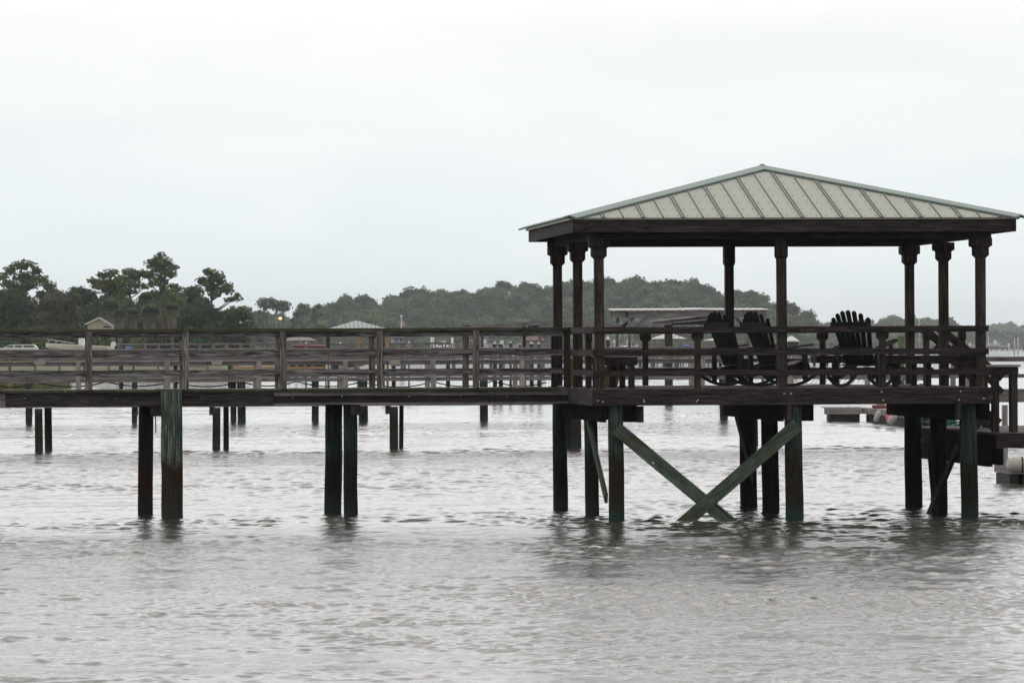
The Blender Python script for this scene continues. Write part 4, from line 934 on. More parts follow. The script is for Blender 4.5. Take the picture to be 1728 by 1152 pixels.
for x in (-1.6, 1.4):
    for s_ in (-.8, .8):
        b = MB(); b.tube([(x, s_-.12, .36), (x, s_+.12, .36)], .37, 18); wh = b.build('wheel', M['rubber'], e)
        b = MB(); b.tube([(x, s_-.125, .36), (x, s_+.125, .36)], .2, 12); b.build('rim', M['galv'], wh)
b = MB(); b.bx(2.251, 2.3, -.75, -.6, zw-.5, zw-.2); b.build('tail_light', M['redp'], e)
# --- cream house
k = sw(462); e = thing_at('house', 170, 462, 1.9, 'small cream gabled house with white trim among the left trees', 'house')
z = lambda py: (pz(py, 170, 462)-1.9)/.89; e.scale = (.89, .89, .89)
b = MB(); b.prism([(-1.5, 0), (1.3, 0), (1.3, z(550)), (-0.2, z(536.5)), (-1.5, z(545.5))], (0, 1.5, 0), (1, 0, 0), (0, 0, 1), (0, 1, 0), 3.0); wl = b.build('wall', M['cream'], e)
b = MB(); b.beam((-1.75, 1.4, z(547)), (-0.15, 1.4, z(535.6)), 3.4, 0.07); b.beam((-0.15, 1.4, z(535.6)), (1.45, 1.4, z(550.5)), 3.4, 0.07); rf = b.build('roof', M['greyroof'], e)
b = MB(); b.beam((-1.78, -0.33, z(547.3)), (-0.15, -0.33, z(535.9)), 0.05, 0.13); b.beam((-0.15, -0.33, z(535.9)), (1.48, -0.33, z(550.8)), 0.05, 0.13); b.build('trim_board', M['white'], rf)
b = MB(); b.bx(0.35, 1.05, -0.05, -0.004, z(553), z(550.5)); b.build('window', M['glass'], e)

# ------------------------------------------------------------------ floating docks
FD = empty('floating_dock', (*PX(1425, 690, 160).xy, 0), 0, 'pale floating dock with T-shaped end behind the gazebo piles', 'floating dock')
o_ = FD.location.copy()
def rel(px_, py_, Y): p = PX(px_, py_, Y); return Vector((p.x-o_.x, p.y-o_.y, p.z))
A0 = rel(1391, 690, 160); A1 = rel(1454, 690, 160); zt = pz(687, 1420, 160)
b = MB(); b.bx(A0.x, A1.x, 0, 1.6, zt-0.03, zt); b.bx(A0.x, A0.x+0.16, -0.02, -0.002, zt-0.24, zt-0.032); b.bx(A0.x, A1.x, 0.0, 0.06, zt-0.24, zt-0.032); b.build('end_frame', M['pale'], FD)
b = MB(); b.bx(A0.x+0.18, A1.x-0.06, 0.08, 1.5, -0.25, zt-0.242); b.build('float', M['rubber'], FD)
P0 = Vector((12.85-o_.x, 0.6, 0)); P1 = Vector((13.75-o_.x, 144-o_.y, 0)); dd = (P1-P0).normalized()
b = MB(); b.beam(P0+Vector((0, 0, zt-0.05)), P1+Vector((0, 0, zt-0.05)), 1.0, 0.06); b.build('walkway', M['pale'], FD)
b = MB(); sd_ = dd.cross(Vector((0, 0, 1))); 
b.beam(P0+sd_*0.53+Vector((0, 0, zt-0.13)), P1+sd_*0.53+Vector((0, 0, zt-0.13)), 0.05, 0.20); b.build('side_board', M['mid'], FD)
b = MB(); b.beam(P0+Vector((0, 0, 0.0)), P1+Vector((0, 0, 0.0)), .8, 2*(zt-0.24)); b.build('float', M['rubber'], FD)
def fender(px_, py0, py1, px1, Y, r, label, mat='dirty'):
    p0 = PX(px_, py0, Y); p1 = PX(px1, py1, Y); b = MB(); d = p1-p0; r = r
    b.tube([Vector((0, 0, 0)), d*0.1, d*0.22, d*0.8, d*0.93, d], [0.02, r*0.7, r, r, r*0.7, 0.03], 12); o = b.build('fender', M[mat], None, p0); tag(o, label, 'boat fender', 'white fenders hanging on the floating dock')
fender(1484, 692, 712, 1477, 151, 0.09, 'long grey-white fender leaning left of the pink buoy'); fender(1510, 697, 717, 1501, 146.5, 0.125, 'fatter white fender hanging in front of the pink buoy')
b = MB(); b.ball((0, 0, 0), 0.17, 16, 12); b.tube([(0, 0, .15), (0, 0, .22)], .03, 8); tag(b.build('buoy', M['pink'], None, PX(1503, 705.5, 147.5)), 'round pink buoy between two white fenders', 'buoy')
# gangway
gp = PX(1435, 640, 225); GW = empty('gangway', (gp.x, 225, 0), TH, 'pale gangway with slanted rails behind the lone rocking chair', 'gangway'); k = sw(225)
xg0, xg1 = (1340-1435)*k, (1560-1435)*k; za, zc_ = pz(636.5, 1340, 225), pz(639.5, 1560, 225)
b = MB(); b.beam((xg0, 0, za), (xg1, 0, zc_), 1.2, 0.14); b.build('walkway', M['mid'], GW)
for s_ in (-.6, .6):
    r = MB(); r.beam((xg0, s_, za-0.32), (xg1, s_, zc_-0.34), 0.04, 0.04)
    for i in range(14): x = xg0+(xg1-xg0)*i/14; r.beam((x, s_, za-0.31), (x+0.2, s_, za-0.07), 0.03, 0.03)
    r.build('truss', M['galv'], GW)
for x in (xg0+.1, xg1-.1): b = MB(); b.tube([(x, 0, -1.2), (x, 0, za-0.34)], 0.12, 12); b.build('pile', M['pile'], GW)
# right edge float
FR = empty('floating_dock', (*PX(1722, 790, 87).xy, 0), TH, 'small grey floating dock cut by the right edge of the photo', 'floating dock'); k = sw(87)
b = MB(); b.bx(-12*k, 3.0, 0.2, 1.8, pz(800, 1722, 87), pz(776, 1722, 87)); b.build('frame', M['mid'], FR)
for x in (-9*k, 0.15*1, 1.2): b = MB(); b.bx(x-0.06, x+0.12, 0.25, 1.5, -0.3, pz(800, 1722, 87)-.002); b.build('float_leg', M['rubber'], FR)
b = MB(); b.bx(-7*k-.05, -7*k+.05, 1.0, 1.1, pz(776, 1722, 87)+.002, 1.5); b.build('post', M['pale'], FR)
e_ = PX(1698, 784, 86.6); b = MB(); b.tube([(0, 0, 0), (0.03, 0, 0), (0.12, 0, 0), (0.35, 0, 0), (0.75, 0, 0), (.85, 0, 0)], [0.03, 0.11, 0.15, 0.15, 0.13, 0.03], 16)
tag(b.build('fender', M['dirty'], None, e_), 'big worn white cylinder fender lashed to the dock at the right edge', 'boat fender')
b = MB(); b.tube([(0.28, 0.0, 0), (0.31, 0, 0)], 0.156, 16); bo_ = b.build('lashing', M['ropem'], [o for o in bpy.data.objects if o.name.startswith('fender')][-1])
# distant channel poles at right
for i, (px_, pt_, Y, lb) in enumerate(((1712, 570, 1200, 'thin pale mast, left one of the pair near the right edge'), (1718, 569, 1200, 'thin pale mast, right one of the pair near the right edge'), (1668, 566, 1200, 'thin pale mast over the white boats right of the gazebo'), (1551, 535, 1500, 'tall thin pale mast against the far green hill'))):
    p = PX(px_, 588, Y); b = MB(); b.tube([(0, 0, -1), (0, 0, pz(pt_, px_, Y))], 0.14, 6); o = b.build('mast', M['galv'], None, (p.x, Y, 0)); tag(o, lb, 'mast')
# ------------------------------------------------------------------ foliage
NR = np.random.default_rng(11)
def leaf_mesh(name, puffs, dens, size, mat, parent=None, loc=None, seed=1, shell=0.55, flat=0.0, core=True):
    """puffs: rows cx cy cz rx ry rz tint ; leaf faces scattered through each, plus a rough dark core body"""
    r = np.random.default_rng(seed); V = []; T = []; idx = 0
    P = np.array(puffs, dtype=float)
    allv = []; allt = []
    for p in P:
        c, rad, ti = p[:3], p[3:6], p[6]
        n = max(12, int(dens*(rad[0]*rad[2]+rad[0]*rad[1]+rad[1]*rad[2])/3/size**2))
        d = r.normal(size=(n, 3)); d /= np.linalg.norm(d, axis=1)[:, None]
        q = shell+(1.05-shell)*r.random(n)**0.8
        lump = 1+0.16*np.sin(d[:, 0]*5+p[0]*3)*np.cos(d[:, 2]*6+p[2]*2)+0.08*np.sin(d[:, 1]*9+p[1])
        pos = c+d*rad*(q*lump)[:, None]
        nm = d*0.7+r.normal(size=(n, 3))*0.55+np.array([0, 0, 0.35]); nm /= np.linalg.norm(nm, axis=1)[:, None]
        u = np.cross(nm, r.normal(size=(n, 3))); u /= np.linalg.norm(u, axis=1)[:, None]; w = np.cross(nm, u)
        s = size*(0.55+0.9*r.random(n))[:, None]; s2 = s*(0.5+0.5*r.random(n))[:, None]
        quad = np.stack([pos-u*s*0.5, pos-w*s2*0.5, pos+u*s*0.5, pos+w*s2*0.5], axis=1)
        allv.append(quad.reshape(-1, 3)); t = np.clip(ti+r.normal(size=n)*0.10, 0.01, 0.99); allt.append(np.repeat(t, 4))
        if core:
            a8 = np.linspace(0, 2*np.pi, 9)[:-1]; hs = [-.85, -.3, .35, .85]; cr = 0.70 if core is True else core; ringv = []
            for h_ in hs:
                w_ = math.sqrt(1-h_*h_); j_ = 1+r.normal(size=8)*.10
                ringv.append(np.stack([c[0]+rad[0]*cr*w_*np.cos(a8)*j_, c[1]+rad[1]*cr*w_*np.sin(a8)*j_, np.full(8, c[2]+rad[2]*cr*h_)+r.normal(size=8)*rad[2]*.08], 1))
            qs = []
            for a_ in range(3):
                for b_ in range(8): b2 = (b_+1) % 8; qs += [ringv[a_][b_], ringv[a_][b2], ringv[a_+1][b2], ringv[a_+1][b_]]
            for rg in (ringv[3], ringv[0]):
                for b_ in (0, 2, 4): qs += [rg[0], rg[b_+1], rg[(b_+2) % 8], rg[(b_+3) % 8]]
            allv.append(np.array(qs)); allt.append(np.full(len(qs), max(.01, min(ti, .99))))
    Vv = np.concatenate(allv); Tt = np.concatenate(allt); nq = len(Vv)//4
    me = bpy.data.meshes.new(name); me.vertices.add(len(Vv)); me.vertices.foreach_set('co', Vv.astype(np.float32).ravel())
    me.loops.add(nq*4); me.loops.foreach_set('vertex_index', np.arange(nq*4, dtype=np.int32)); me.polygons.add(nq)
    me.polygons.foreach_set('loop_start', np.arange(0, nq*4, 4, dtype=np.int32)); me.update(calc_edges=True)
    at = me.attributes.new('tint', 'FLOAT', 'POINT'); at.data.foreach_set('value', Tt.astype(np.float32)); me.materials.append(mat)
    o = bpy.data.objects.new(name, me); COL.objects.link(o)
    if parent is not None: o.parent = parent
    if loc is not None: o.location = loc
    return o
LM = {'pine': leafmat('pine_needles', [(0.026, 0.050, 0.018), (0.075, 0.115, 0.032), (0.15, 0.20, 0.055)]),
      'oak': leafmat('oak_leaves', [(0.016, 0.042, 0.018), (0.046, 0.09, 0.032), (0.10, 0.155, 0.05)]),
      'brown': leafmat('browning_leaves', [(0.042, 0.044, 0.026), (0.078, 0.074, 0.044), (0.12, 0.108, 0.066)]),
      'palm': leafmat('palm_fronds', [(0.22, 0.17, 0.14), (0.13, 0.16, 0.08), (0.19, 0.24, 0.11)]),
      'moss': leafmat('mossy_grey_leaves', [(0.04, 0.05, 0.04), (0.075, 0.088, 0.066), (0.12, 0.13, 0.10)]),
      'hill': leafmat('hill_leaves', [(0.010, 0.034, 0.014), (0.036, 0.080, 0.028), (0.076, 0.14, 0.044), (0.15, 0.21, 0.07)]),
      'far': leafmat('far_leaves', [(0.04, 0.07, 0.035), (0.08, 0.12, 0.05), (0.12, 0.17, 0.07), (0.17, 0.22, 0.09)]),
      'croton': leafmat('croton_leaves', [(0.16, 0.025, 0.01), (0.18, 0.09, 0.015), (0.05, 0.08, 0.02)]),
      'marsh': leafmat('marsh_grass_blades', [(0.09, 0.11, 0.04), (0.14, 0.16, 0.06), (0.2, 0.2, 0.09)])}
leaf_mesh('leaves', [(0, 0, 0.33, 0.16, 0.13, 0.12, 0.3), (0.05, 0, 0.22, .14, .1, .1, .6)], 30, 0.045, LM['croton'], PT, seed=5, core=.5)
def tree(name, label, Y, pufpx, mat, trunk=None, core=.45, dens=26, size=0.30, depth=1.0, seed=1, base=1.85, group=None, bark='bark', cat='tree', shell=0.5, limbs=True, tw=0.16):
    """pufpx: (px, py, rx, ry, tint) crown clumps measured on the photograph, set in real depth round the trunk"""
    k = sw(Y); r = random.Random(seed)
    cx = trunk[0] if trunk else sum(p[0] for p in pufpx)/len(pufpx)
    o0 = PX(cx, 600, Y); e = empty(name, (o0.x, Y, base), r.uniform(0, .0), label, cat, group); puffs = []; cen = []
    for p in pufpx:
        p = (p[0], p[1], p[2]*1.35, p[3]*1.4, *p[4:])
        w = PX(p[0], p[1], Y); dx = w.x-o0.x; dy = r.uniform(-1, 1)*depth; z = w.z-base
        puffs.append((dx, dy, z, p[2]*k, p[2]*k*0.85, p[3]*k, p[4] if len(p) > 4 else 0.5+r.uniform(-.2, .2))); cen.append((dx, dy, z))
    leaf_mesh('crown', puffs, dens, size, mat, e, seed=seed, shell=shell, core=core)
    b = MB(); zt = max(c[2] for c in cen); H = zt
    bend = r.uniform(-.25, .25)
    def tp(z): return Vector((bend*math.sin(z/H*2.6), 0.1*math.sin(z/H*3), z))
    b.tube([tp(H*i/8) for i in range(9)], [tw*(1.25-0.95*i/8) for i in range(9)], 8)
    if limbs:
        for c in cen:
            c = Vector(c); z0 = max(0.8, c.z-abs(c.x)*0.5-0.5); a_ = tp(min(z0, H*0.95)); m_ = a_.lerp(c, .5)+Vector((0, 0, -0.12)); b.tube([a_, m_, c], [tw*0.45, tw*0.32, tw*0.15], 6)
    b.build('trunk', M[bark], e); return e
def auto(px_, top, hw, bot, n=26, seed=1, t0=0.5, round_=1.0):
    n = int(n*1.35)
    r = random.Random(seed); out = []
    for i in range(n):
        v = r.random()**0.8; yy = top+(bot-top)*v; prof = math.sqrt(max(0.05, 1-(1-min(1, v*1.8))**2)); xx = px_+r.uniform(-1, 1)*hw*prof*0.85
        rr = hw*r.uniform(0.28, 0.46); out.append((xx, yy+rr*0.6, rr, rr*r.uniform(.6, .85), t0+r.uniform(-.28, .28)))
    return out
# ---- pines on the left shore, clumps traced on the photograph
tree('pine_tree', 'broad flat-topped pine with tiered clumps at the far left', 500, [(38, 448, 17, 6), (17, 457, 9, 6), (64, 457, 8, 6), (42, 467, 17, 7), (5, 467, 8, 5), (70, 472, 11, 6), (18, 479, 14, 6), (52, 480, 14, 6.5), (83, 482, 10, 6), (35, 487, 11, 5), (-8, 474, 8, 6)], LM['pine'], (36,), seed=3, tw=0.2)
tree('pine_tree', 'leftmost pine of the middle group, with a notched flat top', 505, [(187, 461, 12, 5.5), (176, 466, 7, 4.5), (160, 474, 10, 4), (182, 477, 20, 5.5), (170, 484, 13, 4), (196, 482, 13, 7), (168, 463, 4, 2.5), (200, 470, 7, 5), (185, 492, 14, 5)], LM['pine'], (188,), seed=4)
tree('pine_tree', 'narrow pine immediately left of the tallest pine', 510, [(219, 459, 12, 5.5), (212, 470, 12, 6), (231, 467, 8, 6), (223, 478, 12, 5), (208, 480, 11, 6), (236, 482, 11, 3.5), (216, 491, 14, 5), (245, 484, 6, 3)], LM['pine'], (222,), seed=5)
tree('pine_tree', 'tallest pine of the left shore, dense dome crown on a long bare trunk', 495, [(269, 434, 9, 7), (256, 444, 11, 5), (281, 443, 9, 7), (270, 451, 18, 6), (296, 452, 4.5, 4.5), (250, 462, 16, 5), (283, 461, 12, 7), (239, 460, 8, 5), (265, 472, 11, 6), (256, 480, 7, 4), (277, 475, 6, 7), (291, 466, 5, 4), (262, 440, 7, 5), (275, 488, 6, 5), (292, 455, 4, 2)], LM['pine'], (273,), seed=6, tw=0.23, dens=22)
tree('pine_tree', 'pine with stepped crown leaning right at the right end of the left shore', 500, [(354, 459, 9, 5.5), (368, 465, 10, 6), (343, 473, 10, 5.5), (359, 474, 14, 6.5), (373, 475, 8, 6), (381, 489, 12, 6), (359, 487, 12, 5.5), (400, 501, 7, 5.5), (388, 505, 9, 3.5), (386, 482, 7, 5), (347, 480, 6, 4), (362, 497, 9, 4)], LM['pine'], (360,), seed=7, tw=0.2)
tree('pine_tree', 'small flat-topped pine just right of the tallest pine trunk', 520, [(292, 482, 9, 3), (300, 488, 8, 5), (286, 492, 10, 5), (305, 497, 9, 5), (282, 503, 10, 6)], LM['pine'], (293,), seed=8)
# ---- broadleaf trees
specs = [('oak_tree', 'dark green oak at the left picture edge beneath the flat-topped pine', 485, auto(18, 488, 42, 578, 34, 1, .45), 'oak', 11),
 ('oak_tree', 'brownish thin-leaved tree between the left oak and the cream house', 478, auto(96, 498, 40, 580, 34, 2, .5), 'brown', 12),
 ('oak_tree', 'grey mossy tree between the flat-topped pine and the gap of sky', 500, auto(86, 484, 28, 560, 22, 3, .5), 'moss', 13),
 ('oak_tree', 'dark leafy tree behind the cream house roof', 530, auto(136, 486, 32, 570, 30, 4, .35), 'oak', 14),
 ('oak_tree', 'dark leafy tree under the middle pine group', 528, auto(196, 488, 36, 575, 30, 5, .5), 'oak', 15),
 ('oak_tree', 'low pale-leaved tree with drooping grey top right of the house', 495, auto(186, 502, 22, 560, 20, 6, .5), 'moss', 16),
 ('oak_tree', 'dark leafy tree behind the tall bare pine trunk', 525, auto(258, 492, 32, 575, 26, 7, .45), 'oak', 17),
 ('oak_tree', 'olive leafy tree right of the tall bare pine trunk', 500, auto(296, 494, 24, 575, 24, 8, .8), 'oak', 18),
 ('oak_tree', 'dark pointed tree left of the stepped-crown pine', 505, auto(326, 480, 24, 575, 26, 9, .45), 'oak', 19),
 ('oak_tree', 'large dark rounded tree under the stepped-crown pine', 490, auto(345, 508, 46, 592, 42, 10, .35), 'oak', 20),
 ('oak_tree', 'dark low spreading tree at the water end of the left shore', 480, auto(398, 520, 26, 592, 26, 11, .35), 'oak', 21),
 ('oak_tree', 'dark low tree between palms and large rounded tree', 485, auto(296, 530, 28, 592, 24, 12, .35), 'oak', 22)]
for nm, lb, Y, pf, mt, sd_s in specs: tree(nm, lb, Y, pf, LM[mt], None, seed=sd_s, core=True, dens=24, size=0.32, depth=2.2, limbs=True)
for i, (px_, top, hw, lb, mt, t) in enumerate(((70, 566, 14, 'low light green bush between the white vehicle and the trailered boat', 'oak', .95), (172, 556, 18, 'rounded light green bush behind the outboard motor', 'oak', .9), (232, 566, 20, 'light green bush below the palms', 'oak', .9), (20, 566, 30, 'dark low bush behind the white vehicle', 'oak', .3), (120, 560, 26, 'dark low bush behind the trailered boat', 'oak', .3), (330, 566, 40, 'dark low thicket at the foot of the large rounded tree', 'oak', .2), (138, 548, 12, 'leafy green shrub against the left wall of the cream house', 'oak', .6), (270, 560, 26, 'dark bush round the foot of the tall pine', 'oak', .25))):
    k = sw(470); pf = auto(px_, top, hw, 596, 14, 60+i, t); o0 = PX(px_, 600, 449+i*.4); e = empty('bush', (o0.x, 449+i*.4, 1.85), 0, lb, 'bush')
    leaf_mesh('foliage', [((PX(p[0], p[1], 449).x-o0.x), (j % 3-1)*0.5, PX(p[0], p[1], 449).z-1.85, p[2]*k, p[2]*k, p[3]*k, p[4]) for j, p in enumerate(pf)], 24, 0.28, LM[mt], e, seed=70+i)
    b = MB(); [b.tube([(0, 0, 0), (x, 0, 0.9)], [.05, .02], 5) for x in (-.4, 0, .4)]; b.build('stems', M['bark'], e)
# palms with dead skirts
def palm(px_, top, hw, bot, Y, label, seed):
    k = sw(Y); o0 = PX(px_, 600, Y); e = empty('palm_tree', (o0.x, Y, 1.85), 0, label, 'palm'); zt = pz(top, px_, Y)-1.85; zb__ = pz(bot, px_, Y)-1.85; R = hw*k; cz = zt-R*0.85
    r = random.Random(seed); g = MB(seed); q = []
    for i in range(620):
        th = r.uniform(0, 2*math.pi); el = math.asin(r.uniform(-.85, 1)); L = R*r.uniform(.75, 1.05); d = Vector((math.cos(th)*math.cos(el), math.sin(th)*math.cos(el), math.sin(el)*.95))
        p0 = Vector((0, 0, cz)); p1 = p0+d*L*0.55; p2 = p0+d*L+Vector((0, 0, -0.12*L)); s_ = d.cross(Vector((0, 0, 1))).normalized()*0.13*R
        g.add([p0, p1-s_, p2-s_*1.6, p2+d*0.1*L, p2+s_*1.6, p1+s_], [(0, 0, 0)]*6, [(0, 1, 2, 3, 4, 5)])
    me = g.build('fronds', LM['palm'], e); n = len(g.v); at = me.data.attributes.new('tint', 'FLOAT', 'POINT'); tv = np.repeat(np.clip(NR.normal(.68, .15, n//6), .05, .95), 6); at.data.foreach_set('value', tv.astype(np.float32))
    g = MB(seed+1)
    for i in range(420):
        th = r.uniform(0, 2*math.pi); rad = R*r.uniform(.25, .62); z1 = cz-r.uniform(0, 1)*(cz-zb__); s_ = Vector((-math.sin(th), math.cos(th), 0))*0.09*R; p0 = Vector((math.cos(th)*rad, math.sin(th)*rad, z1+0.1)); p1 = Vector((math.cos(th)*rad*0.8, math.sin(th)*rad*0.8, z1-R*.6))
        g.add([p0-s_, p0+s_, p1+s_*.5, p1-s_*.5], [(0, 0, 0)]*4, [(0, 1, 2, 3)])
    me = g.build('dead_skirt', LM['palm'], e); n = len(g.v); at = me.data.attributes.new('tint', 'FLOAT', 'POINT'); tv = np.repeat(np.clip(NR.normal(.2, .14, n//4), .01, .95), 4); at.data.foreach_set('value', tv.astype(np.float32))
    b = MB(); b.tube([(0, 0, 0), (0, 0, cz)], [.22, .2], 10); b.build('trunk', M['barkg'], e)
for px_, top, hw, bot, Y, lb, sd_s in ((203, 521, 13, 556, 455, 'round-headed palm with dead skirt just right of the cream house', 1), (225, 520, 13, 556, 457, 'round-headed palm with dead skirt, middle of the three in a row', 2), (254, 513, 18, 560, 460, 'large shaggy palm just left of the tall pine trunk', 3), (186, 505, 18, 538, 470, 'tall shaggy palm rising behind the cream house corner', 4), (246, 493, 14, 530, 475, 'higher palm head behind the row of three palms', 5), (290, 510, 14, 560, 470, 'shaggy palm right of the tall pine trunk', 6)): palm(px_, top, hw, bot, Y, lb, sd_s)

# ---- trees standing apart at the left end of the hill (Y 1000)
def sp(px_, top, hw, seed, mode):
    if mode == 'pine': return [(px_, top+4, hw, 4), (px_-hw*.7, top+10, hw*.6, 4), (px_+hw*.7, top+9, hw*.6, 4), (px_, top+14, hw*.9, 4)]
    return auto(px_, top, hw, top+60, 14, seed, .45)
for i, (px_, top, hw, md, lb) in enumerate(((413, 517, 9, 'pine', 'thin open-crowned pine beside the left shore tip'), (430, 519, 13, 'oak', 'rounded grey-green tree left of the open flat-topped pine'), (451, 503, 13, 'pine', 'open flat-topped pine left of the glowing lamp'), (443, 514, 7, 'oak', 'small leafy tree under the open flat-topped pine'), (476, 508, 11, 'pine', 'dark pine directly above the glowing lamp'), (497, 517, 9, 'oak', 'small dark rounded tree right of the glowing lamp'), (512, 513, 9, 'pine', 'small open pine right of the glowing lamp'), (537, 512, 12, 'oak', 'rounded tree where the wooded hill begins'))):
    tree('pine_tree' if md == 'pine' else 'leafy_tree', lb, 1000, sp(px_, top, hw, 90+i, md), LM['pine' if md == 'pine' else 'oak'], (px_,), seed=90+i, dens=22, size=0.5, depth=1.5, base=0.8, tw=.2)
# ---- wooded hills
def hills(name, label, prof, Y, slope, crown, base_py, mat, size, dens, seed, lum=0.5, rows=None, landname='hill', lowc=None):
    r = random.Random(seed); k = sw(Y); xs = [p[0] for p in prof]; ysr = [p[1] for p in prof]; puffs = []
    px_ = xs[0]
    step = crown*0.8
    while px_ < xs[-1]:
        ridge = float(np.interp(px_, xs, ysr)); py_ = ridge+crown*0.55
        while py_ < base_py:
            c = crown*r.uniform(.65, 1.25); qx = px_+r.uniform(-.6, .6)*crown; qy = py_+r.uniform(-.15, .3)*crown*.5
            Yd = Y+slope*(base_py-qy)/100.0; w = PX(qx, qy, Yd); kk = sw(Yd)
            t = lum+r.uniform(-.3, .3)+(0.15 if r.random() < .12 else 0); n = r.randint(2, 4)
            for j in range(n):
                puffs.append((w.x+r.uniform(-.45, .45)*c*kk, Yd+r.uniform(-.4, .4)*c*kk, w.z+r.uniform(-.2, .35)*c*kk*.7, c*kk*r.uniform(.42, .7), c*kk*.6, c*kk*r.uniform(.36, .56), min(.95, max(.05, t+r.uniform(-.1, .1)))))
            py_ += crown*0.44
        px_ += step
    o = leaf_mesh(name, puffs, dens, size, mat, seed=seed, shell=.6); tag(o, label, 'wood', kind='stuff')
    # terrain
    V, Fc = [], []; n = 60
    for i in range(n+1):
        px2 = xs[0]+(xs[-1]-xs[0])*i/n; ridge = float(np.interp(px2, xs, ysr))+crown*1.1
        for f_, dz in ((-0.12, 0), (0, 1), (.35, 0), (.7, 0), (1, 0), (1.3, 0)):
            if f_ == -0.12: p = PX(px2, base_py, Y-30); z = -0.5
            elif f_ == 1.3: p = PX(px2, ridge, Y+slope*(base_py-ridge)/100+200); z = -0.5
            else: py2 = base_py+(ridge-base_py)*f_; p = PX(px2, py2, Y+slope*(base_py-py2)/100); z = max(p.z, 0.3)
            V.append((p.x, p.y, z))
    for i in range(n):
        for j in range(5): a_ = i*6+j; Fc.append((a_, a_+6, a_+7, a_+1))
    me = bpy.data.meshes.new(landname); me.from_pydata(V, [], Fc); me.materials.append(M['soil']); ob = bpy.data.objects.new(landname, me); COL.objects.link(ob); tag(ob, kind='structure')
M['soil'] = plain('dark_forest_soil', (0.02, 0.025, 0.016), 0.95, var=.3, scale=.05)
prof1 = [(395, 540), (420, 530), (440, 528), (465, 527), (485, 530), (505, 526), (530, 524), (548, 518), (561, 507), (576, 500), (589, 502), (605, 498), (631, 499), (648, 505), (659, 498), (678, 494), (700, 490), (720, 488), (750, 487), (766, 491), (773, 497), (785, 489), (798, 487), (825, 488), (846, 478), (868, 476), (881, 471), (908, 479), (925, 481), (945, 474), (958, 468), (975, 468), (990, 464), (1005, 470), (1022, 473), (1043, 465), (1066, 469), (1089, 470), (1103, 478), (1126, 470), (1151, 470), (1170, 479), (1191, 487), (1220, 498), (1240, 492), (1255, 489), (1280, 495), (1305, 505), (1328, 511), (1343, 520), (1354, 532), (1362, 545), (1368, 570)]
hills('wooded_hill_trees', 'dense mass of rounded green trees covering the hill behind the gazebo', prof1, 1300, 260, 21, 592, LM['hill'], 0.75, 26, 21, .42)
prof2 = [(1355, 560), (1365, 547), (1380, 540), (1390, 541), (1400, 546), (1415, 549), (1440, 548), (1463, 537), (1478, 537), (1494, 533), (1508, 534), (1522, 538), (1540, 534), (1554, 532), (1578, 537), (1600, 538), (1612, 543), (1625, 550), (1645, 556), (1665, 566)]
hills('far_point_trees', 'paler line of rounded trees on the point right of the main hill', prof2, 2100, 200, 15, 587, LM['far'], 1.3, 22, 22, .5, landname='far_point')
prof3 = [(1590, 552), (1625, 551), (1650, 549), (1666, 547), (1682, 546), (1695, 544), (1717, 546), (1760, 549), (1850, 552)]
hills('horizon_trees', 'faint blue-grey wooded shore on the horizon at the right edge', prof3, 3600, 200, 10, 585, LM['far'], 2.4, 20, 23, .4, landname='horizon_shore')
prof4 = [(1655, 575), (1672, 560), (1690, 554), (1702, 562), (1714, 556), (1728, 558), (1760, 566), (1800, 575)]
hills('horizon_wood', 'slightly darker clump of trees in front of the horizon shore', prof4, 2700, 100, 12, 587, LM['hill'], 1.8, 20, 24, .3, landname='low_island')

# ---- left shore land, marsh
def sheet(name, pts, mat, kind='structure'):
    me = bpy.data.meshes.new(name); nn = len(pts[0]); V = [v for row in pts for v in row]; Fc = []
    for i in range(len(pts)-1):
        for j in range(nn-1): a_ = i*nn+j; Fc.append((a_, a_+1, a_+nn+1, a_+nn))
    me.from_pydata(V, [], Fc); me.materials.append(mat); me.polygons.foreach_set('use_smooth', [True]*len(Fc)); o = bpy.data.objects.new(name, me); COL.objects.link(o); tag(o, kind=kind); return o
m, t, bb_ = newmat('shore_grass_soil'); gp_ = nd(t, 'ShaderNodeNewGeometry'); nn_ = nd(t, 'ShaderNodeTexNoise', in_Scale=.25, in_Detail=8.0); t.links.new(gp_.outputs['Position'], nn_.inputs['Vector'])
r_ = ramp(t, nn_.outputs[0], [(.35, (.06, .075, .03)), (.5, (.11, .12, .05)), (.7, (.16, .145, .085))]); t.links.new(r_.outputs[0], bb_.inputs['Base Color']); bb_.inputs['Roughness'].default_value = .95; M['shore'] = m
rows = []
for Yd, z in ((372, -0.6), (380, 0.1), (395, 0.9), (415, 1.55), (430, 1.85), (460, 1.9), (520, 1.9), (640, 1.9), (700, -0.5)):
    rows.append([(x, Yd+0.0*x+3*math.sin(x*.2)+(max(0, x+30)**1.5)*1.2*(1 if Yd < 500 else 0), z) for x in np.linspace(-150, -22, 36)])
sheet('shore', rows, M['shore'])
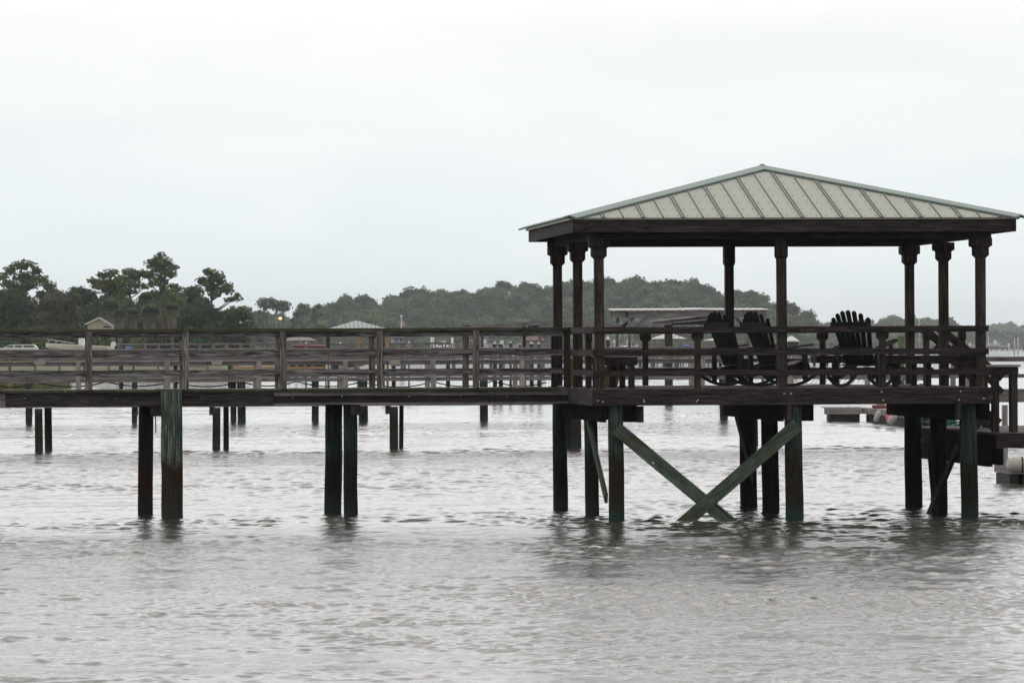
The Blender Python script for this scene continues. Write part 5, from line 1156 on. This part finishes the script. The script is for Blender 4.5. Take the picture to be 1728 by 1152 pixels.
def blades(name, region, n, h, mat, label, seed):
    r = np.random.default_rng(seed); x, y, z = region(r, n); V = np.zeros((n, 3, 3)); ht = h*(.5+.7*r.random(n)); w = 0.035+0.03*r.random(n); lean = r.normal(size=(n, 2))*.15
    V[:, 0] = np.stack([x-w, y, z], 1); V[:, 1] = np.stack([x+w, y, z], 1); V[:, 2] = np.stack([x+lean[:, 0], y+lean[:, 1], z+ht], 1)
    me = bpy.data.meshes.new(name); me.vertices.add(n*3); me.vertices.foreach_set('co', V.astype(np.float32).ravel()); me.loops.add(n*3); me.loops.foreach_set('vertex_index', np.arange(n*3, dtype=np.int32)); me.polygons.add(n); me.polygons.foreach_set('loop_start', np.arange(0, n*3, 3, dtype=np.int32)); me.update(calc_edges=True)
    at = me.attributes.new('tint', 'FLOAT', 'POINT'); at.data.foreach_set('value', np.repeat(r.random(n), 3).astype(np.float32)); me.materials.append(mat); o = bpy.data.objects.new(name, me); COL.objects.link(o); tag(o, label, 'grass', kind='stuff'); return o
def reg1(r, n):
    y = r.uniform(296, 345, n); px_ = r.uniform(-120, 1, n)+np.abs(r.normal(size=n))*0+ r.random(n)**1.7*118; x = (px_-864)/F*y; return x, y, np.full(n, -0.05)
blades('marsh_grass', reg1, 26000, 0.75, LM['marsh'], 'green marsh grass growing out of the water at the far left', 31)
def reg2(r, n):
    y = r.uniform(400, 445, n); x = r.uniform(-62, -27, n); return x, y, np.interp(y, [395, 415, 430, 460], [.9, 1.5, 1.82, 1.86])
blades('shore_grass', reg2, 30000, 0.55, LM['marsh'], 'yellow-green grass along the left shore', 32)

# ------------------------------------------------------------------ water
def water():
    r = np.random.default_rng(5)
    Ys = [-19.0, -10, 0, 8, 14, 20, 26]; y = 30.0
    while y < 135: Ys.append(y); y += max(0.022, 0.00050*y)
    while y < 300: Ys.append(y); y += 0.0015*y*(.7+.6*r.random())
    while y < 500: Ys.append(y); y += 0.0025*y*(.7+.6*r.random())
    while y < 7600: Ys.append(y); y += 0.02*y
    Ys = np.array(Ys)
    S = np.concatenate([[-4, -2, -1, -.5, -.3, -.2], np.linspace(-.15, .15, 760), [.2, .3, .5, 1, 2, 4]])
    Yg, Sg = np.meshgrid(Ys, S, indexing='ij'); X = Sg*np.maximum(Yg, 0)*1.0+Sg*np.where(Yg < 20, 20, 0)*1.0
    X = Sg*(np.maximum(Yg, 0)+2.0); Z = np.zeros_like(X); DX = np.zeros_like(X); DY = np.zeros_like(X)
    dy = np.gradient(Ys)[:, None]
    # slow patches of rougher and calmer water
    def slow(fx, fy, n, sd):
        q = np.random.default_rng(sd); s = np.zeros_like(X)
        for _ in range(n): s += np.cos(X*q.normal()*fx+Yg*q.normal()*fy+q.random()*6.28)
        return s/np.sqrt(n/2)
    gust = np.clip(0.9+0.28*slow(.35, .5, 10, 7)+0.25*slow(1.3, 2.0, 10, 8), .25, 2.0)
    for yc, wd in ((70.5, 2.4), (117.5, 4.0)): gust = gust+.4*np.exp(-((Yg-yc-.1*X-.5*np.sin(X*.55+yc))/wd)**2)
    gx = 1+.45*np.exp(-((Yg-63.5)/5.0)**2)*(1/(1+np.exp(-(X-.3)*2)))*(1/(1+np.exp((X-7.5)*2))); gust = gust*gx
    N = 90
    for i in range(N):
        lam = 0.10*(5.0/0.10)**(i/(N-1)); kk = 2*math.pi/lam; th = r.normal()*0.55+(0.35 if i % 3 else -0.5); th = th*(1.0 if lam < .6 else .7); kx, ky = kk*math.sin(th), -kk*math.cos(th)
        steep = 0.032 if lam < 0.18 else (0.034 if lam < 0.42 else 0.015*(0.42/lam)**0.45)
        amp = steep/kk*r.uniform(.6, 1.4); fade = np.clip((lam/(dy*3.0)-1)/1.5, 0.6 if lam > .3 else 0, 1)
        ph = kx*X+ky*Yg+r.random()*6.28
        g_ = gust if lam < 1.6 else gx
        Z += amp*fade*g_*np.cos(ph); s_ = amp*fade*g_*np.sin(ph)*0.9; DX -= s_*kx/kk; DY -= s_*ky/kk
    # wave crests running along the piles of the pier
    for yc, am, wd, lam in ((71.2, .045, 1.1, 1.15), (117.5, .05, 1.5, 1.9), (66.6, .02, 1.6, 1.7)):
        yy = Yg-yc-0.10*X-0.5*np.sin(X*.55+yc)-0.2*np.sin(X*1.7); Z += .15*am*np.exp(-(yy/wd)**2)*np.cos(2*math.pi*yy/lam+1.6*np.sin(X*1.9+yc)+1.1*np.sin(X*4.3))*np.sin(X*1.3+yc*2)*(1+.5*np.sin(X*.8+yc*2))
    V = np.stack([X+DX, Yg+DY, Z], -1).reshape(-1, 3).astype(np.float32); a_, b_ = Yg.shape
    I = np.arange(a_*b_).reshape(a_, b_); Q = np.stack([I[:-1, :-1], I[:-1, 1:], I[1:, 1:], I[1:, :-1]], -1).reshape(-1, 4).astype(np.int32)
    me = bpy.data.meshes.new('water'); me.vertices.add(len(V)); me.vertices.foreach_set('co', V.ravel()); me.loops.add(Q.size); me.loops.foreach_set('vertex_index', Q.ravel()); me.polygons.add(len(Q)); me.polygons.foreach_set('loop_start', np.arange(0, Q.size, 4, dtype=np.int32)); me.polygons.foreach_set('use_smooth', np.ones(len(Q), dtype=bool)); me.update(calc_edges=True)
    m, t, b = newmat('river_water')
    b.inputs['Base Color'].default_value = (0.060, 0.058, 0.044, 1); b.inputs['Roughness'].default_value = 0.05; b.inputs['IOR'].default_value = 1.45
    gp = nd(t, 'ShaderNodeNewGeometry'); mp = nd(t, 'ShaderNodeMapping'); mp.inputs['Scale'].default_value = (.6, 1.0, 1); t.links.new(gp.outputs['Position'], mp.inputs[0])
    n1 = nd(t, 'ShaderNodeTexNoise', in_Scale=11.0, in_Detail=6.0, in_Roughness=.68); t.links.new(mp.outputs[0], n1.inputs['Vector'])
    n2 = nd(t, 'ShaderNodeTexNoise', in_Scale=1.5, in_Detail=3.0); t.links.new(mp.outputs[0], n2.inputs['Vector'])
    ad = nd(t, 'ShaderNodeMath', operation='MULTIPLY_ADD'); ad.inputs[1].default_value = 2.0; t.links.new(n2.outputs[0], ad.inputs[0]); t.links.new(n1.outputs[0], ad.inputs[2])
    bp = nd(t, 'ShaderNodeBump', in_Strength=.30, in_Distance=.025); t.links.new(ad.outputs[0], bp.inputs['Height']); t.links.new(bp.outputs[0], b.inputs['Normal'])
    me.materials.append(m); o = bpy.data.objects.new('water', me); COL.objects.link(o); tag(o, kind='structure')
water()
# ------------------------------------------------------------------ haze
HZ = 0.00013
hz = MB(); hz.add([(-900, -60, -2), (900, -60, -2), (900, 4200, -2), (-900, 4200, -2), (-900, -60, 36), (900, -60, 36), (900, 4200, 36), (-900, 4200, 36)], [(0, 0, 0)]*8, [(3, 2, 1, 0), (4, 5, 6, 7), (0, 1, 5, 4), (1, 2, 6, 5), (2, 3, 7, 6), (3, 0, 4, 7)])
mh = bpy.data.materials.new('haze'); mh.use_nodes = True; t = mh.node_tree; t.nodes.clear(); o_ = t.nodes.new('ShaderNodeOutputMaterial'); pv = nd(t, 'ShaderNodeVolumePrincipled'); pv.inputs['Color'].default_value = (.95, .98, 1, 1); pv.inputs['Density'].default_value = HZ; t.links.new(pv.outputs[0], o_.inputs['Volume'])
ho = hz.build('haze', mh); tag(ho, 'thin pale haze over the water', 'haze', kind='stuff')
